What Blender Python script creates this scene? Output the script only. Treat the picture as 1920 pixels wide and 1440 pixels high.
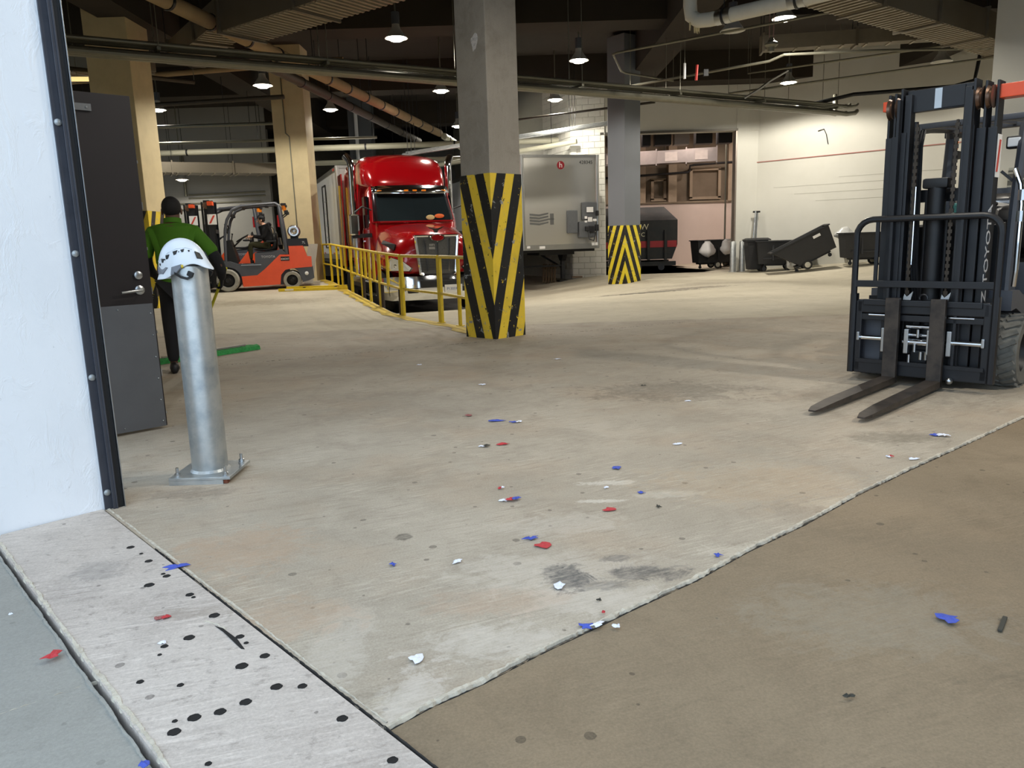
import bpy, bmesh, math, random
from mathutils import Vector, Matrix, Euler
S = bpy.context.scene
for o in list(bpy.data.objects): bpy.data.objects.remove(o)
C = S.collection
PI = math.pi
R = math.radians

# ------------------------------------------------------------------ camera, sky, exposure
EXPOSURE = 0.5; SKY = 1.8; LAMP = 330.0; LAMP_EMIT = 18.0
cam = bpy.data.cameras.new('camera'); cam_ob = bpy.data.objects.new('camera', cam); C.objects.link(cam_ob)
cam.sensor_fit = 'HORIZONTAL'; cam.sensor_width = 36.0; cam.lens = 36.0*1442.0/1920.0
cam.clip_start = 0.05; cam.clip_end = 300
p, r = R(10.6), R(1.8)
fwd = Vector((0, math.cos(p), -math.sin(p))); right = Vector((1, 0, 0)); down = fwd.cross(right)
right2 = right*math.cos(r) + down*math.sin(r); down2 = down*math.cos(r) - right*math.sin(r)
m = Matrix((right2, -down2, -fwd)).transposed().to_4x4(); m.translation = (0, 0, 1.3)
cam_ob.matrix_world = m
S.camera = cam_ob
S.view_settings.view_transform = 'Standard'; S.view_settings.look = 'None'
S.view_settings.gamma = 1; S.view_settings.use_curve_mapping = False
S.view_settings.exposure = EXPOSURE
w = bpy.data.worlds.new('overcast_sky'); S.world = w; w.use_nodes = True
bg = w.node_tree.nodes['Background']; bg.inputs[0].default_value = (.70, .87, 1.06, 1); bg.inputs[1].default_value = SKY

# ------------------------------------------------------------------ materials
MATS = {}
def lin(c):
    f = lambda v: (v/12.92 if v <= .04045 else ((v+.055)/1.055)**2.4)
    return tuple(f(v/255) for v in c)
def newmat(name):
    m = bpy.data.materials.new(name); m.use_nodes = True
    nt = m.node_tree; return m, nt, nt.nodes['Principled BSDF']
def N(nt, typ, **kw):
    n = nt.nodes.new(typ)
    for k, v in kw.items():
        if k.startswith('i_'):
            key = k[2:]; key = int(key) if key.isdigit() else key.replace('_', ' ')
            n.inputs[key].default_value = v
        else: setattr(n, k, v)
    return n
def L(nt, a, b): nt.links.new(a, b)
def mix(nt, fac, a, b, blend='MIX'):
    n = nt.nodes.new('ShaderNodeMix'); n.data_type = 'RGBA'; n.blend_type = blend
    for s, v in ((n.inputs[0], fac), (n.inputs[6], a), (n.inputs[7], b)):
        if hasattr(v, 'is_linked') or hasattr(v, 'links'): nt.links.new(v, s)
        elif isinstance(v, (int, float)): s.default_value = v
        else: s.default_value = (*v, 1) if len(v) == 3 else v
    return n.outputs[2]
def ramp(nt, src, a, b):
    n = N(nt, 'ShaderNodeMapRange'); n.inputs[1].default_value = a; n.inputs[2].default_value = b
    nt.links.new(src, n.inputs[0]); return n.outputs[0]
def noise(nt, vec, scale, detail=4, rough=.6, dist=0):
    n = N(nt, 'ShaderNodeTexNoise'); n.inputs['Scale'].default_value = scale; n.inputs['Detail'].default_value = detail
    n.inputs['Roughness'].default_value = rough; n.inputs['Distortion'].default_value = dist
    if vec: nt.links.new(vec, n.inputs['Vector'])
    return n.outputs[0]
def mapped(nt, coord, scale=(1, 1, 1), rot=(0, 0, 0), loc=(0, 0, 0)):
    n = N(nt, 'ShaderNodeMapping'); nt.links.new(coord, n.inputs['Vector'])
    n.inputs['Scale'].default_value = scale; n.inputs['Rotation'].default_value = rot; n.inputs['Location'].default_value = loc
    return n.outputs[0]
def M(name, col, rough=.5, metal=0, var=.15, scale=6, dark=None, bump=0, bscale=60, coat=0, emit=0, spec=.5, world=False):
    if name in MATS: return MATS[name]
    m, nt, b = newmat(name); col = lin(col)
    b.inputs['Roughness'].default_value = rough; b.inputs['Metallic'].default_value = metal
    b.inputs['Specular IOR Level'].default_value = spec
    if coat: b.inputs['Coat Weight'].default_value = coat; b.inputs['Coat Roughness'].default_value = .04
    if emit:
        b.inputs['Emission Color'].default_value = (*col, 1); b.inputs['Emission Strength'].default_value = emit
    if world: vec = N(nt, 'ShaderNodeNewGeometry').outputs['Position']
    else: vec = N(nt, 'ShaderNodeTexCoord').outputs['Object']
    d = lin(dark) if dark else tuple(c*.55 for c in col)
    n1 = noise(nt, vec, scale, 5)
    f = ramp(nt, n1, .42, .72)
    mm = N(nt, 'ShaderNodeMath', operation='MULTIPLY'); L(nt, f, mm.inputs[0]); mm.inputs[1].default_value = var*2
    L(nt, mix(nt, mm.outputs[0], col, d), b.inputs['Base Color'])
    if bump:
        bn = N(nt, 'ShaderNodeBump'); bn.inputs['Strength'].default_value = bump; bn.inputs['Distance'].default_value = .01
        L(nt, noise(nt, vec, bscale, 4), bn.inputs['Height']); L(nt, bn.outputs[0], b.inputs['Normal'])
    MATS[name] = m; return m

def math_(nt, op, a, b=None, c=None):
    n = N(nt, 'ShaderNodeMath', operation=op)
    for i, v in enumerate((a, b, c)):
        if v is None: continue
        if isinstance(v, (int, float)): n.inputs[i].default_value = v
        else: nt.links.new(v, n.inputs[i])
    return n.outputs[0]
def concrete(name, base, light, dark, streak_rot=0.0, stains=(), world=True, speck=.5, rough=.75, tint=None, broom=.6, spots=1.0):
    m, nt, b = newmat(name)
    pos = N(nt, 'ShaderNodeNewGeometry').outputs['Position'] if world else N(nt, 'ShaderNodeTexCoord').outputs['Object']
    base, light, dark = lin(base), lin(light), lin(dark)
    a = noise(nt, pos, .55, 5, .6)
    col = mix(nt, ramp(nt, a, .36, .68), base, light)
    if tint:
        col = mix(nt, math_(nt, 'MULTIPLY', ramp(nt, noise(nt, pos, .9, 4, .6), .48, .68), .65), col, lin(tint))
    col = mix(nt, math_(nt, 'MULTIPLY', ramp(nt, noise(nt, pos, 2.3, 6, .68, .6), .48, .76), .6), col, dark)
    # broom strokes: fine streaks, only where the worn areas are
    mp = mapped(nt, mapped(nt, pos, (1, 1, 1), (0, 0, -streak_rot)), (7, 70, 7))
    st = noise(nt, mp, 1.0, 4, .6, .5)
    wear = ramp(nt, noise(nt, pos, 1.4, 4, .6), .40, .62)
    pale = tuple(min(1, v*1.22) for v in light)
    col = mix(nt, math_(nt, 'MULTIPLY', math_(nt, 'MULTIPLY', ramp(nt, st, .50, .66), wear), broom), col, pale)
    mp2 = mapped(nt, mapped(nt, pos, (1, 1, 1), (0, 0, -streak_rot), (3, 7, 0)), (4, 34, 4))
    col = mix(nt, math_(nt, 'MULTIPLY', ramp(nt, noise(nt, mp2, 1.0, 5, .7, .8), .54, .72), broom*.8), col, dark)
    # blotches and grit
    bl = noise(nt, mapped(nt, pos, (1, 1.5, 1), (0, 0, -streak_rot)), 13, 5, .75)
    col = mix(nt, math_(nt, 'MULTIPLY', ramp(nt, bl, .56, .72), speck*.75), col, tuple(v*.72 for v in dark))
    lb = noise(nt, mapped(nt, pos, (1, 2, 1), (0, 0, -streak_rot), (9, 4, 2)), 21, 5, .75)
    col = mix(nt, math_(nt, 'MULTIPLY', ramp(nt, lb, .58, .70), speck*.6), col, pale)
    if spots:
        vo = N(nt, 'ShaderNodeTexVoronoi'); vo.voronoi_dimensions = '2D'; vo.inputs['Scale'].default_value = 5.5; L(nt, pos, vo.inputs['Vector'])
        sz = N(nt, 'ShaderNodeSeparateColor'); L(nt, vo.outputs['Color'], sz.inputs[0])
        th = math_(nt, 'MULTIPLY', math_(nt, 'POWER', sz.outputs[0], 5), .10)
        dd = math_(nt, 'ADD', vo.outputs['Distance'], math_(nt, 'MULTIPLY', math_(nt, 'SUBTRACT', noise(nt, pos, 45, 3), .5), .05))
        sp = math_(nt, 'MULTIPLY', math_(nt, 'LESS_THAN', dd, th), .75*spots)
        col = mix(nt, sp, col, tuple(v*.3 for v in dark))
    fine = noise(nt, pos, 120, 3, .7)
    col = mix(nt, .3, col, mix(nt, ramp(nt, fine, .3, .7), tuple(v*.7 for v in base), pale))
    brk = math_(nt, 'MULTIPLY_ADD', ramp(nt, math_(nt, 'ADD', noise(nt, mp2, 2.0, 5, .75), math_(nt, 'MULTIPLY', noise(nt, pos, 17, 5, .8), .8)), .78, 1.02), .6, .5)
    for (sx, sy, rx, ry, amt, scol) in stains:
        wob = math_(nt, 'ADD', noise(nt, pos, 6.5, 6, .8, .8), math_(nt, 'MULTIPLY', noise(nt, mp2, 1.0, 4, .7), .45))
        mpx = mapped(nt, pos, (1/rx, 1/ry, 0), (0, 0, 0), (-sx/rx, -sy/ry, 0))
        ln = N(nt, 'ShaderNodeVectorMath', operation='LENGTH'); L(nt, mpx, ln.inputs[0])
        q = ramp(nt, math_(nt, 'MULTIPLY_ADD', wob, 3.0, ln.outputs['Value']), 3.15, 2.75)
        col = mix(nt, math_(nt, 'MULTIPLY', q, math_(nt, 'MULTIPLY', brk, amt)), col, lin(scol))
    L(nt, col, b.inputs['Base Color']); b.inputs['Roughness'].default_value = rough
    bn = N(nt, 'ShaderNodeBump'); bn.inputs['Strength'].default_value = .35; bn.inputs['Distance'].default_value = .004
    L(nt, math_(nt, 'ADD', st, noise(nt, pos, 40, 4, .7)), bn.inputs['Height']); L(nt, bn.outputs[0], b.inputs['Normal'])
    MATS[name] = m; return m

def stripes(name, k, period, duty, phase, c1, c2, wear=.3, wcol=(150, 150, 148)):
    m, nt, b = newmat(name)
    vec = N(nt, 'ShaderNodeTexCoord').outputs['Object']
    sx = N(nt, 'ShaderNodeSeparateXYZ'); L(nt, vec, sx.inputs[0])
    ad = N(nt, 'ShaderNodeMath', operation='ADD'); L(nt, sx.outputs[0], ad.inputs[0]); L(nt, sx.outputs[1], ad.inputs[1])
    mu = N(nt, 'ShaderNodeMath', operation='MULTIPLY_ADD'); L(nt, sx.outputs[2], mu.inputs[0]); mu.inputs[1].default_value = k; L(nt, ad.outputs[0], mu.inputs[2])
    dv = N(nt, 'ShaderNodeMath', operation='MULTIPLY_ADD'); L(nt, mu.outputs[0], dv.inputs[0]); dv.inputs[1].default_value = 1/period; dv.inputs[2].default_value = phase+20
    fr = N(nt, 'ShaderNodeMath', operation='FRACT'); L(nt, dv.outputs[0], fr.inputs[0])
    gt = N(nt, 'ShaderNodeMath', operation='GREATER_THAN'); L(nt, fr.outputs[0], gt.inputs[0]); gt.inputs[1].default_value = duty
    col = mix(nt, gt.outputs[0], lin(c1), lin(c2))
    if wear:
        n1 = noise(nt, vec, 7, 6, .75, .5)
        col = mix(nt, ramp(nt, n1, .615, .625), col, lin(wcol))
        n2 = noise(nt, mapped(nt, vec, (1, 1, 1), (0, 0, 0), (5, 3, 2)), 11, 5, .7)
        flip = mix(nt, gt.outputs[0], lin(c2), lin(c1))
        col = mix(nt, ramp(nt, n2, .645, .655), col, flip)
        n3 = noise(nt, vec, 2.5, 3)
        k3 = N(nt, 'ShaderNodeMath', operation='MULTIPLY'); L(nt, ramp(nt, n3, .5, .8), k3.inputs[0]); k3.inputs[1].default_value = .35
        col = mix(nt, k3.outputs[0], col, (.05, .045, .03))
    L(nt, col, b.inputs['Base Color']); b.inputs['Roughness'].default_value = .55
    MATS[name] = m; return m

# ------------------------------------------------------------------ mesh builder
class B:
    def __init__(s): s.bm = bmesh.new()
    def _new(s, geom_verts, mat):
        for v in geom_verts: v.co = mat @ v.co
    def box(s, c, d, rot=None, bev=0):
        g = bmesh.ops.create_cube(s.bm, size=1)
        vs = g['verts']
        mt = Matrix.Translation(c) @ (rot.to_4x4() if rot is not None else Matrix.Identity(4)) @ Matrix.Diagonal((*d, 1))
        for v in vs: v.co = mt @ v.co
        if bev:
            es = list({e for v in vs for e in v.link_edges})
            bmesh.ops.bevel(s.bm, geom=es, offset=bev, segments=2, profile=.6, affect='EDGES')
        return s
    def bar(s, a, b, w, h, bev=0, up=(0, 0, 1)):
        a, b = Vector(a), Vector(b); d = b-a; ln = d.length; d.normalize(); up = Vector(up)
        if abs(d.dot(up)) > .98: up = Vector((0, 1, 0))
        x = d.cross(up).normalized(); z = x.cross(d)
        rot = Matrix((x, d, z)).transposed()
        return s.box((a+b)/2, (w, ln, h), rot, bev)
    def cyl(s, a, b, r, seg=14, r2=None):
        a, b = Vector(a), Vector(b); d = b-a
        q = d.to_track_quat('Z', 'Y').to_matrix().to_4x4()
        mt = Matrix.Translation((a+b)/2) @ q
        bmesh.ops.create_cone(s.bm, cap_ends=True, segments=seg, radius1=r, radius2=r if r2 is None else r2, depth=d.length, matrix=mt)
        return s
    def sph(s, c, r, seg=14, sc=(1, 1, 1), rot=None):
        mt = Matrix.Translation(c) @ (rot.to_4x4() if rot is not None else Matrix.Identity(4)) @ Matrix.Diagonal((*sc, 1))
        bmesh.ops.create_uvsphere(s.bm, u_segments=seg, v_segments=max(6, seg*2//3), radius=r, matrix=mt); return s
    def rings(s, rings, close=True, cap=True):
        vv = [[s.bm.verts.new(p) for p in rg] for rg in rings]
        n = len(vv[0])
        for i in range(len(vv)-1):
            for j in range(n if close else n-1):
                k = (j+1) % n
                try: s.bm.faces.new((vv[i][j], vv[i][k], vv[i+1][k], vv[i+1][j]))
                except ValueError: pass
        if cap:
            for rg in (vv[0][::-1], vv[-1]):
                try: s.bm.faces.new(rg)
                except ValueError: pass
        return s
    def tube(s, pts, r, seg=10, closed=False):
        pts = [Vector(q) for q in pts]; n = len(pts); rings = []
        t0 = (pts[1]-pts[0]).normalized()
        u = t0.cross(Vector((0, 0, 1)))
        if u.length < .05: u = t0.cross(Vector((0, 1, 0)))
        u.normalize()
        for i, q in enumerate(pts):
            if closed: t = (pts[(i+1) % n]-pts[i-1]).normalized()
            elif i == 0: t = t0
            elif i == n-1: t = (pts[-1]-pts[-2]).normalized()
            else: t = ((pts[i+1]-q).normalized()+(q-pts[i-1]).normalized()).normalized()
            u = (u-t*u.dot(t)).normalized(); v = t.cross(u)
            rr = r[i] if isinstance(r, (list, tuple)) else r
            rings.append([q+(u*math.cos(2*PI*k/seg)+v*math.sin(2*PI*k/seg))*rr for k in range(seg)])
        if closed: rings.append(rings[0]); return s.rings(rings, cap=False)
        return s.rings(rings)
    def lathe(s, prof, seg=20, mt=None):
        mt = mt or Matrix.Identity(4)
        rings = [[mt @ Vector((rr*math.cos(2*PI*k/seg), rr*math.sin(2*PI*k/seg), z)) for k in range(seg)] for rr, z in prof]
        return s.rings(rings)
    def prism(s, poly, a, b, axis='x', mt=None):
        f = {'x': lambda u, v, t: (t, u, v), 'y': lambda u, v, t: (u, t, v), 'z': lambda u, v, t: (u, v, t)}[axis]
        mt = mt or Matrix.Identity(4)
        return s.rings([[mt @ Vector(f(u, v, a)) for u, v in poly], [mt @ Vector(f(u, v, b)) for u, v in poly]])
    def poly(s, pts):
        s.bm.faces.new([s.bm.verts.new(q) for q in pts]); return s
    def mesh(s, name, smooth=None, tri=True):
        bmesh.ops.remove_doubles(s.bm, verts=s.bm.verts, dist=1e-5)
        ng = [f for f in s.bm.faces if len(f.verts) > 4]
        if ng and tri: bmesh.ops.triangulate(s.bm, faces=ng)
        bmesh.ops.recalc_face_normals(s.bm, faces=s.bm.faces)
        me = bpy.data.meshes.new(name); s.bm.to_mesh(me); s.bm.free()
        if smooth:
            me.polygons.foreach_set('use_smooth', [True]*len(me.polygons))
            me.set_sharp_from_angle(angle=R(smooth))
        return me
    def build(s, name, mat, parent=None, smooth=35, label=None, kind=None, tri=True):
        me = s.mesh(name, smooth, tri); me.materials.append(mat)
        return link(name, me, parent, label, kind)
def link(name, me, parent=None, label=None, kind=None):
    o = bpy.data.objects.new(name, me); C.objects.link(o)
    if parent is not None: o.parent = parent
    if label: o['label'] = label
    if kind: o['kind'] = kind
    return o
def thing(name, label, cat, loc=(0, 0, 0), rz=0, group=None, rot=None):
    o = bpy.data.objects.new(name, None); C.objects.link(o); o.empty_display_size = .1
    o.location = loc; o.rotation_euler = rot if rot else (0, 0, rz)
    return tag(o, label, cat, group)
def tag(o, label, cat, group=None):
    o['label'] = label; o['category'] = cat
    if group: o['group'] = group
    return o
def struct(o): o['kind'] = 'structure'; return o
def copy_tree(o, parent=None):
    c = o.copy(); C.objects.link(c)
    if parent is not None: c.parent = parent
    for ch in list(o.children): copy_tree(ch, c)
    return c
def text(name, s, size, mat, parent, loc, rot, ext=.001, align='CENTER', sx=1, label=None):
    cu = bpy.data.curves.new(name, 'FONT'); cu.body = s; cu.size = size; cu.extrude = ext; cu.align_x = align; cu.align_y = 'CENTER'
    cu.resolution_u = 2
    t = bpy.data.objects.new(name, cu); C.objects.link(t); bpy.context.view_layer.update()
    me = bpy.data.meshes.new_from_object(t.evaluated_get(bpy.context.evaluated_depsgraph_get()))
    bpy.data.objects.remove(t); me.materials.clear(); me.materials.append(mat)
    o = link(name, me, parent, label); o.location = loc; o.rotation_euler = rot; o.scale = (sx, 1, 1); return o
def rotz(a): return Matrix.Rotation(a, 3, 'Z')
def arc(c, r, a0, a1, n, plane='xz'):
    out = []
    for i in range(n+1):
        a = a0+(a1-a0)*i/n; u, v = r*math.cos(a), r*math.sin(a)
        out.append((c[0]+u, c[1], c[2]+v) if plane == 'xz' else ((c[0]+u, c[1]+v, c[2]) if plane == 'xy' else (c[0], c[1]+u, c[2]+v)))
    return out
def soft(o, lv=1):
    md = o.modifiers.new('smooth', 'SUBSURF'); md.levels = lv; md.render_levels = lv; return o
def sm(t): t = min(1, max(0, t)); return t*t*(3-2*t)
def clamp(v, a, b): return min(b, max(a, v))
def interp(x, xs, ys):
    for i in range(len(xs)-1):
        if x <= xs[i+1] or i == len(xs)-2:
            return ys[i]+(ys[i+1]-ys[i])*(x-xs[i])/(xs[i+1]-xs[i])
# floor levels: a raised platform left of the guard rail, a loading ramp right of it
def xr(y): return interp(y, [10.25, 11.95, 14.34, 46], [-.2, -.72, -2.15, -13.55])
def plat(x, y): return .03*clamp(y-13.5, 0, 9)
def dock(x, y):
    rx, ry = x+2.15, y-14.34
    al = rx*-.33+ry*.944; n = rx*.944+ry*.33
    return -.085*clamp(al, 0, 11)*clamp((9-n)/6, 0, 1)+.3*sm((x-7.5)/4.5)*sm((y-12)/8)
def fl(x, y):
    if y < 11.95: return 0
    return plat(x, y) if x < xr(y) else dock(x, y)
rnd = random.Random(7)

# shared materials
m_chrome = M('chrome', (225, 228, 232), .08, 1, .05)
m_steel = M('brushed_steel', (185, 188, 190), .3, 1, .1)
m_galv = M('galvanised_steel', (184, 186, 184), .42, .75, .3, 9, (120, 132, 142), .1, 40)
m_black = M('black_plastic', (20, 20, 22), .5, 0, .2)
m_blackm = M('black_painted_steel', (25, 26, 30), .42, .05, .25, 10)
m_dusty = M('dusty_tyre_rubber', (104, 102, 95), .9, 0, .3, 12, (62, 60, 56), .2, 40)
m_rubber = M('tyre_rubber', (38, 37, 36), .85, 0, .3, 15)
m_greytyre = M('grey_solid_tyre', (150, 148, 138), .85, 0, .25, 12, (95, 92, 84), .2, 40)
m_conc = M('column_concrete', (150, 142, 128), .85, 0, .25, 3, (112, 104, 92), .25, 30)
m_darkconc = M('dark_concrete', (92, 82, 66), .9, 0, .25, 2, (66, 58, 46), .2, 20)
m_yellow = M('yellow_paint', (226, 196, 36), .45, 0, .12, 12, (160, 130, 30))
m_conduit = M('grey_conduit', (124, 122, 108), .4, .5, .15, 6)
m_red = M('red_lacquer', (152, 8, 16), .18, .15, .05, 2, coat=1)
m_glass = M('dark_glass', (10, 14, 17), .06, 0, .05, spec=.8)
m_white = M('white_plastic', (225, 226, 228), .45, 0, .06)
m_amber = M('amber_lens', (235, 130, 20), .25, 0, .05)
m_orange = M('orange_paint', (225, 82, 36), .35, 0, .1, 5, (180, 60, 24))
m_grey = M('charcoal_paint', (72, 75, 82), .45, 0, .12, 6)
m_wall = M('white_wall_paint', (206, 204, 194), .8, 0, .1, 1.2, (182, 180, 168), .12, 25)
# ================================================================== SETTING
st_near = [(-.05, 2.34, .36, .13, .5, (206, 198, 187)), (.30, 2.62, .34, .15, .5, (204, 196, 184)), (.12, 2.88, .5, .2, .4, (200, 192, 180)), (-.3, 2.02, .13, .2, .55, (206, 198, 188)), (-.6, 2.28, .12, .4, .4, (198, 190, 178)),
           (.50, 3.97, .17, .045, .65, (212, 206, 194)), (.42, 3.68, .15, .03, .65, (212, 206, 194)), (.2, 3.38, .35, .16, .35, (200, 192, 180)), (.78, 3.75, .2, .07, .4, (204, 198, 186)), (1.0, 3.02, .25, .10, .45, (204, 196, 180)), (1.6, 3.55, .3, .08, .4, (200, 190, 170)),
           (-1.2, 3.2, .32, .32, .45, (172, 142, 114)), (-.8, 2.55, .25, .2, .4, (176, 146, 118)), (1.3, 3.9, .7, .4, .3, (172, 146, 112)), (-.1, 2.62, .3, .12, .35, (178, 150, 126)),
           (.19, 2.82, .10, .13, .85, (84, 83, 82)), (.50, 2.82, .2, .085, .8, (82, 79, 76)), (.40, 2.98, .09, .045, .7, (98, 92, 86)), (.33, 2.73, .14, .05, .6, (96, 92, 88)),
           (-.51, 3.29, .04, .05, .85, (96, 90, 80)), (1.3, 6.4, .8, .5, .5, (84, 78, 68)), (2.4, 4.7, .34, .17, .45, (94, 86, 70)), (-1.75, 4.0, .3, .12, .35, (80, 74, 68)), (2.9, 6.0, 1.0, .5, .3, (86, 80, 70)), (-.9, 6.2, 1.2, .7, .2, (110, 104, 94))]
m_floor = concrete('floor_concrete', (150, 140, 124), (184, 174, 158), (112, 100, 84), .44, st_near, tint=(168, 144, 118), broom=.75)
m_floorR = concrete('ramp_slab_concrete', (117, 102, 81), (142, 126, 103), (88, 75, 57), .36,
                    [(1.75, 2.05, .5, .05, .5, (92, 82, 66)), (2.2, 2.0, .3, .1, .5, (92, 82, 66)), (1.2, 2.45, .5, .3, .3, (150, 146, 132))], tint=(140, 120, 94), broom=.35, speck=.4)
m_strip = concrete('threshold_concrete', (172, 162, 153), (202, 193, 184), (116, 106, 98), .3, [(-1.75, 3.0, .12, .12, .5, (120, 116, 112)), (-1.2, 2.6, .2, .06, .4, (130, 118, 104))], speck=1.1, broom=.7)
m_out = concrete('outside_slab_concrete', (138, 137, 131), (152, 151, 144), (112, 111, 104), .35, speck=.25, broom=.25, spots=.4)
m_dockfl = concrete('dock_concrete', (172, 163, 142), (192, 184, 164), (138, 128, 108), .05,
                    [(3.4, 19.1, 1.5, .28, .95, (38, 34, 32)), (4.6, 19.5, 1.3, .35, .7, (84, 74, 70)), (-5.3, 17.2, 1.6, .8, .45, (112, 100, 82)), (5.2, 20.6, 2.2, .5, .4, (118, 108, 98)), (-2.6, 13.2, 1.2, .5, .3, (126, 116, 98)), (4, 15.5, 2.5, .5, .3, (128, 120, 104))], spots=.6)
m_crumb = M('crumbled_edge_concrete', (196, 188, 172), .95, 0, .3, 30, (140, 130, 115), .6, 60, world=True)
m_gap = M('joint_filler', (38, 36, 34), .95, 0, .2, 20)

J = [(-.379, 1.896), (-.273, 1.996), (-.124, 2.109), (.041, 2.257), (.227, 2.407), (.437, 2.58), (.673, 2.763), (.958, 3.026), (1.279, 3.286), (1.682, 3.654), (2.145, 4.04), (2.689, 4.475), (3.518, 5.146)]
ux, uy = .677, -.736           # along the threshold
vx, vy = -.722, -.692          # along the white reveal wall, outwards
JB = (-2.12, 3.79)             # foot of the steel jamb
floor = struct(B().box((0, 15, -.6), (64, 90, .3)).build('floor', m_gap, None, None))
def slab(name, pts, mat, top=0.0, th=.12, label=None):
    b = B(); b.rings([[(x, y, top-th) for x, y in pts], [(x, y, top) for x, y in pts]])
    return b.build(name, mat, floor, None, label)
far_line = [(8.5, 9.3), (20, 11.95)]
main_pts = [JB, (J[0][0], J[0][1])]+J[1:]+far_line+[(-9.6, 11.95)]
slab('floor_slab', main_pts, m_floor, label='worn tan concrete slab inside the doorway')
e2 = (J[0][0]+ux*12, J[0][1]+uy*12)
off = .012
r_pts = [(x+.005, y-.007) for x, y in J]+[(8.5, 9.28), (20, 11.93), (20, -12), e2]
slab('floor_slab', r_pts, m_floorR, -.006, label='browner concrete slab right of the crumbled joint')
g = .008
a1 = (JB[0]+uy*g, JB[1]-ux*g); a2 = (e2[0]+uy*g, e2[1]-ux*g)
w1 = (-2.385, 3.35); b1 = (w1[0]+ux*1.6, w1[1]+uy*1.6)
strip_pts = [a1, a2, (a2[0]-.9, a2[1]-.6), (w1[0]+ux*14, w1[1]+uy*14), w1, (-2.44, 3.46)]
slab('floor_slab', strip_pts, m_strip, .004, label='pale threshold strip with drilled dark holes')
o1 = (w1[0]-.013, w1[1]-.011); o2 = (o1[0]+ux*14, o1[1]+uy*14)
slab('floor_slab', [o1, o2, (o2[0]-12, o2[1]-11), (o1[0]-14, o1[1]-13)], m_out, -.012, label='grey outdoor slab beyond the open joint')
# crumbled joint edges, saw cut, score line
def ribbon(name, pts, wid, z, mat, jit=.4, seed=1, label=None, step=.014):
    rr = random.Random(seed); P = []
    for (x0, y0), (x1, y1) in zip(pts, pts[1:]):
        n = max(2, int(math.hypot(x1-x0, y1-y0)/step))
        P += [(x0+(x1-x0)*i/n, y0+(y1-y0)*i/n) for i in range(n)]
    P.append(pts[-1]); rows = []; wa = wb = 1
    for i, q in enumerate(P):
        a = P[max(0, i-1)]; c = P[min(len(P)-1, i+1)]; d = Vector((c[0]-a[0], c[1]-a[1], 0)).normalized(); nn = Vector((-d.y, d.x, 0))
        wa = clamp(wa+rr.uniform(-jit, jit), .35, 1.7); wb = clamp(wb+rr.uniform(-jit, jit), .3, 1.6)
        q = Vector((q[0], q[1], rr.uniform(-.003, .0015)))
        rows.append([q+nn*wid*wa+Vector((0, 0, z-.012)), q+nn*wid*.6*wa+Vector((0, 0, z)), q-nn*wid*.6*wb+Vector((0, 0, z-.001)), q-nn*wid*wb+Vector((0, 0, z-.012))])
    b = B(); b.rings(rows, close=False, cap=False)
    return b.build(name, mat, floor, None, label)
ribbon('joint_edge', J[:], .0085, .006, m_crumb, .9, 3, 'pale crumbled edge along the joint')
ribbon('joint_gap', [(x+.009, y-.011) for x, y in J], .0022, -.003, m_gap, .6, 8)
ribbon('joint_gap', [(x+.004+ux*t, y-.004+uy*t) for (x, y) in [JB] for t in (.75, 1.2, 1.8, 2.57, 3.2, 4)], .0022, .0055, m_gap, .5, 4)
ribbon('joint_edge', [(JB[0]+ux*t+.012, JB[1]+uy*t+.012) for t in (0, .6, 1.2, 1.8, 2.56)], .006, .003, m_crumb, .6, 5)
ribbon('joint_edge', [(w1[0]+.007+ux*t, w1[1]+.006+uy*t) for t in (0, .4, .8, 1.2, 1.6, 2.0, 2.4)], .008, .008, m_crumb, .9, 6)
ribbon('joint_edge', [(w1[0]-.017+ux*t, w1[1]-.015+uy*t) for t in (0, .4, .8, 1.2, 1.6, 2.0, 2.4)], .007, -.006, m_out, .5, 9)
ribbon('score_line', [(-1.31, 2.21), (-1.75, 1.85), (-2.4, 1.31)], .003, -.0105, m_crumb, .4, 12, 'thin pale scored line on the outdoor slab')
ribbon('score_line', [(-4.9, 7.95), (-3.2, 8.7), (-.2, 10.1)], .006, .001, m_gap, .3, 15)
ribbon('score_line', [(.25, 10.4), (3.2, 11.9)], .006, .001, m_gap, .3, 16)
# drilled holes and a gouge in the threshold strip
m_hole = M('hole_dirt', (24, 22, 21), .95, 0, .1)
for (x, y, rr_) in [(-1.725, 3.251, .0143), (-1.641, 3.173, .007), (-1.57, 3.089, .0136), (-1.448, 2.952, .0076), (-1.424, 2.93, .013), (-1.458, 2.85, .0169), (-1.258, 2.752, .0133), (-1.234, 2.728, .0071), (-1.098, 2.576, .0163), (-1.125, 2.42, .016), (-1.186, 2.367, .0107), (-.826, 2.286, .0138), (-.881, 2.229, .0169), (-1.168, 2.156, .0098), (-1.034, 2.131, .0089), (-.735, 2.106, .0154), (-.657, 2.105, .0122), (-.803, 2.032, .015), (-.861, 1.988, .0147), (-.925, 1.964, .016), (-.974, 1.95, .0067), (-.955, 1.901, .0156), (-.502, 1.938, .0136), (-.335, 1.756, .0123), (-.809, 1.764, .0078), (-1.178, 2.313, .006), (-.951, 2.416, .0127), (-.915, 2.372, .0071)]:
    b = B(); b.rings([[(x+rr_*k*math.cos(2*PI*i/14)*1.08, y+rr_*k*math.sin(2*PI*i/14)*(1+.12*math.sin(i*2.3)), z) for i in range(14)] for k, z in ((1.12, .0045), (1.0, .0062), (.55, .0052))])
    b.build('drilled_hole', m_hole, floor, None)
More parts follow.
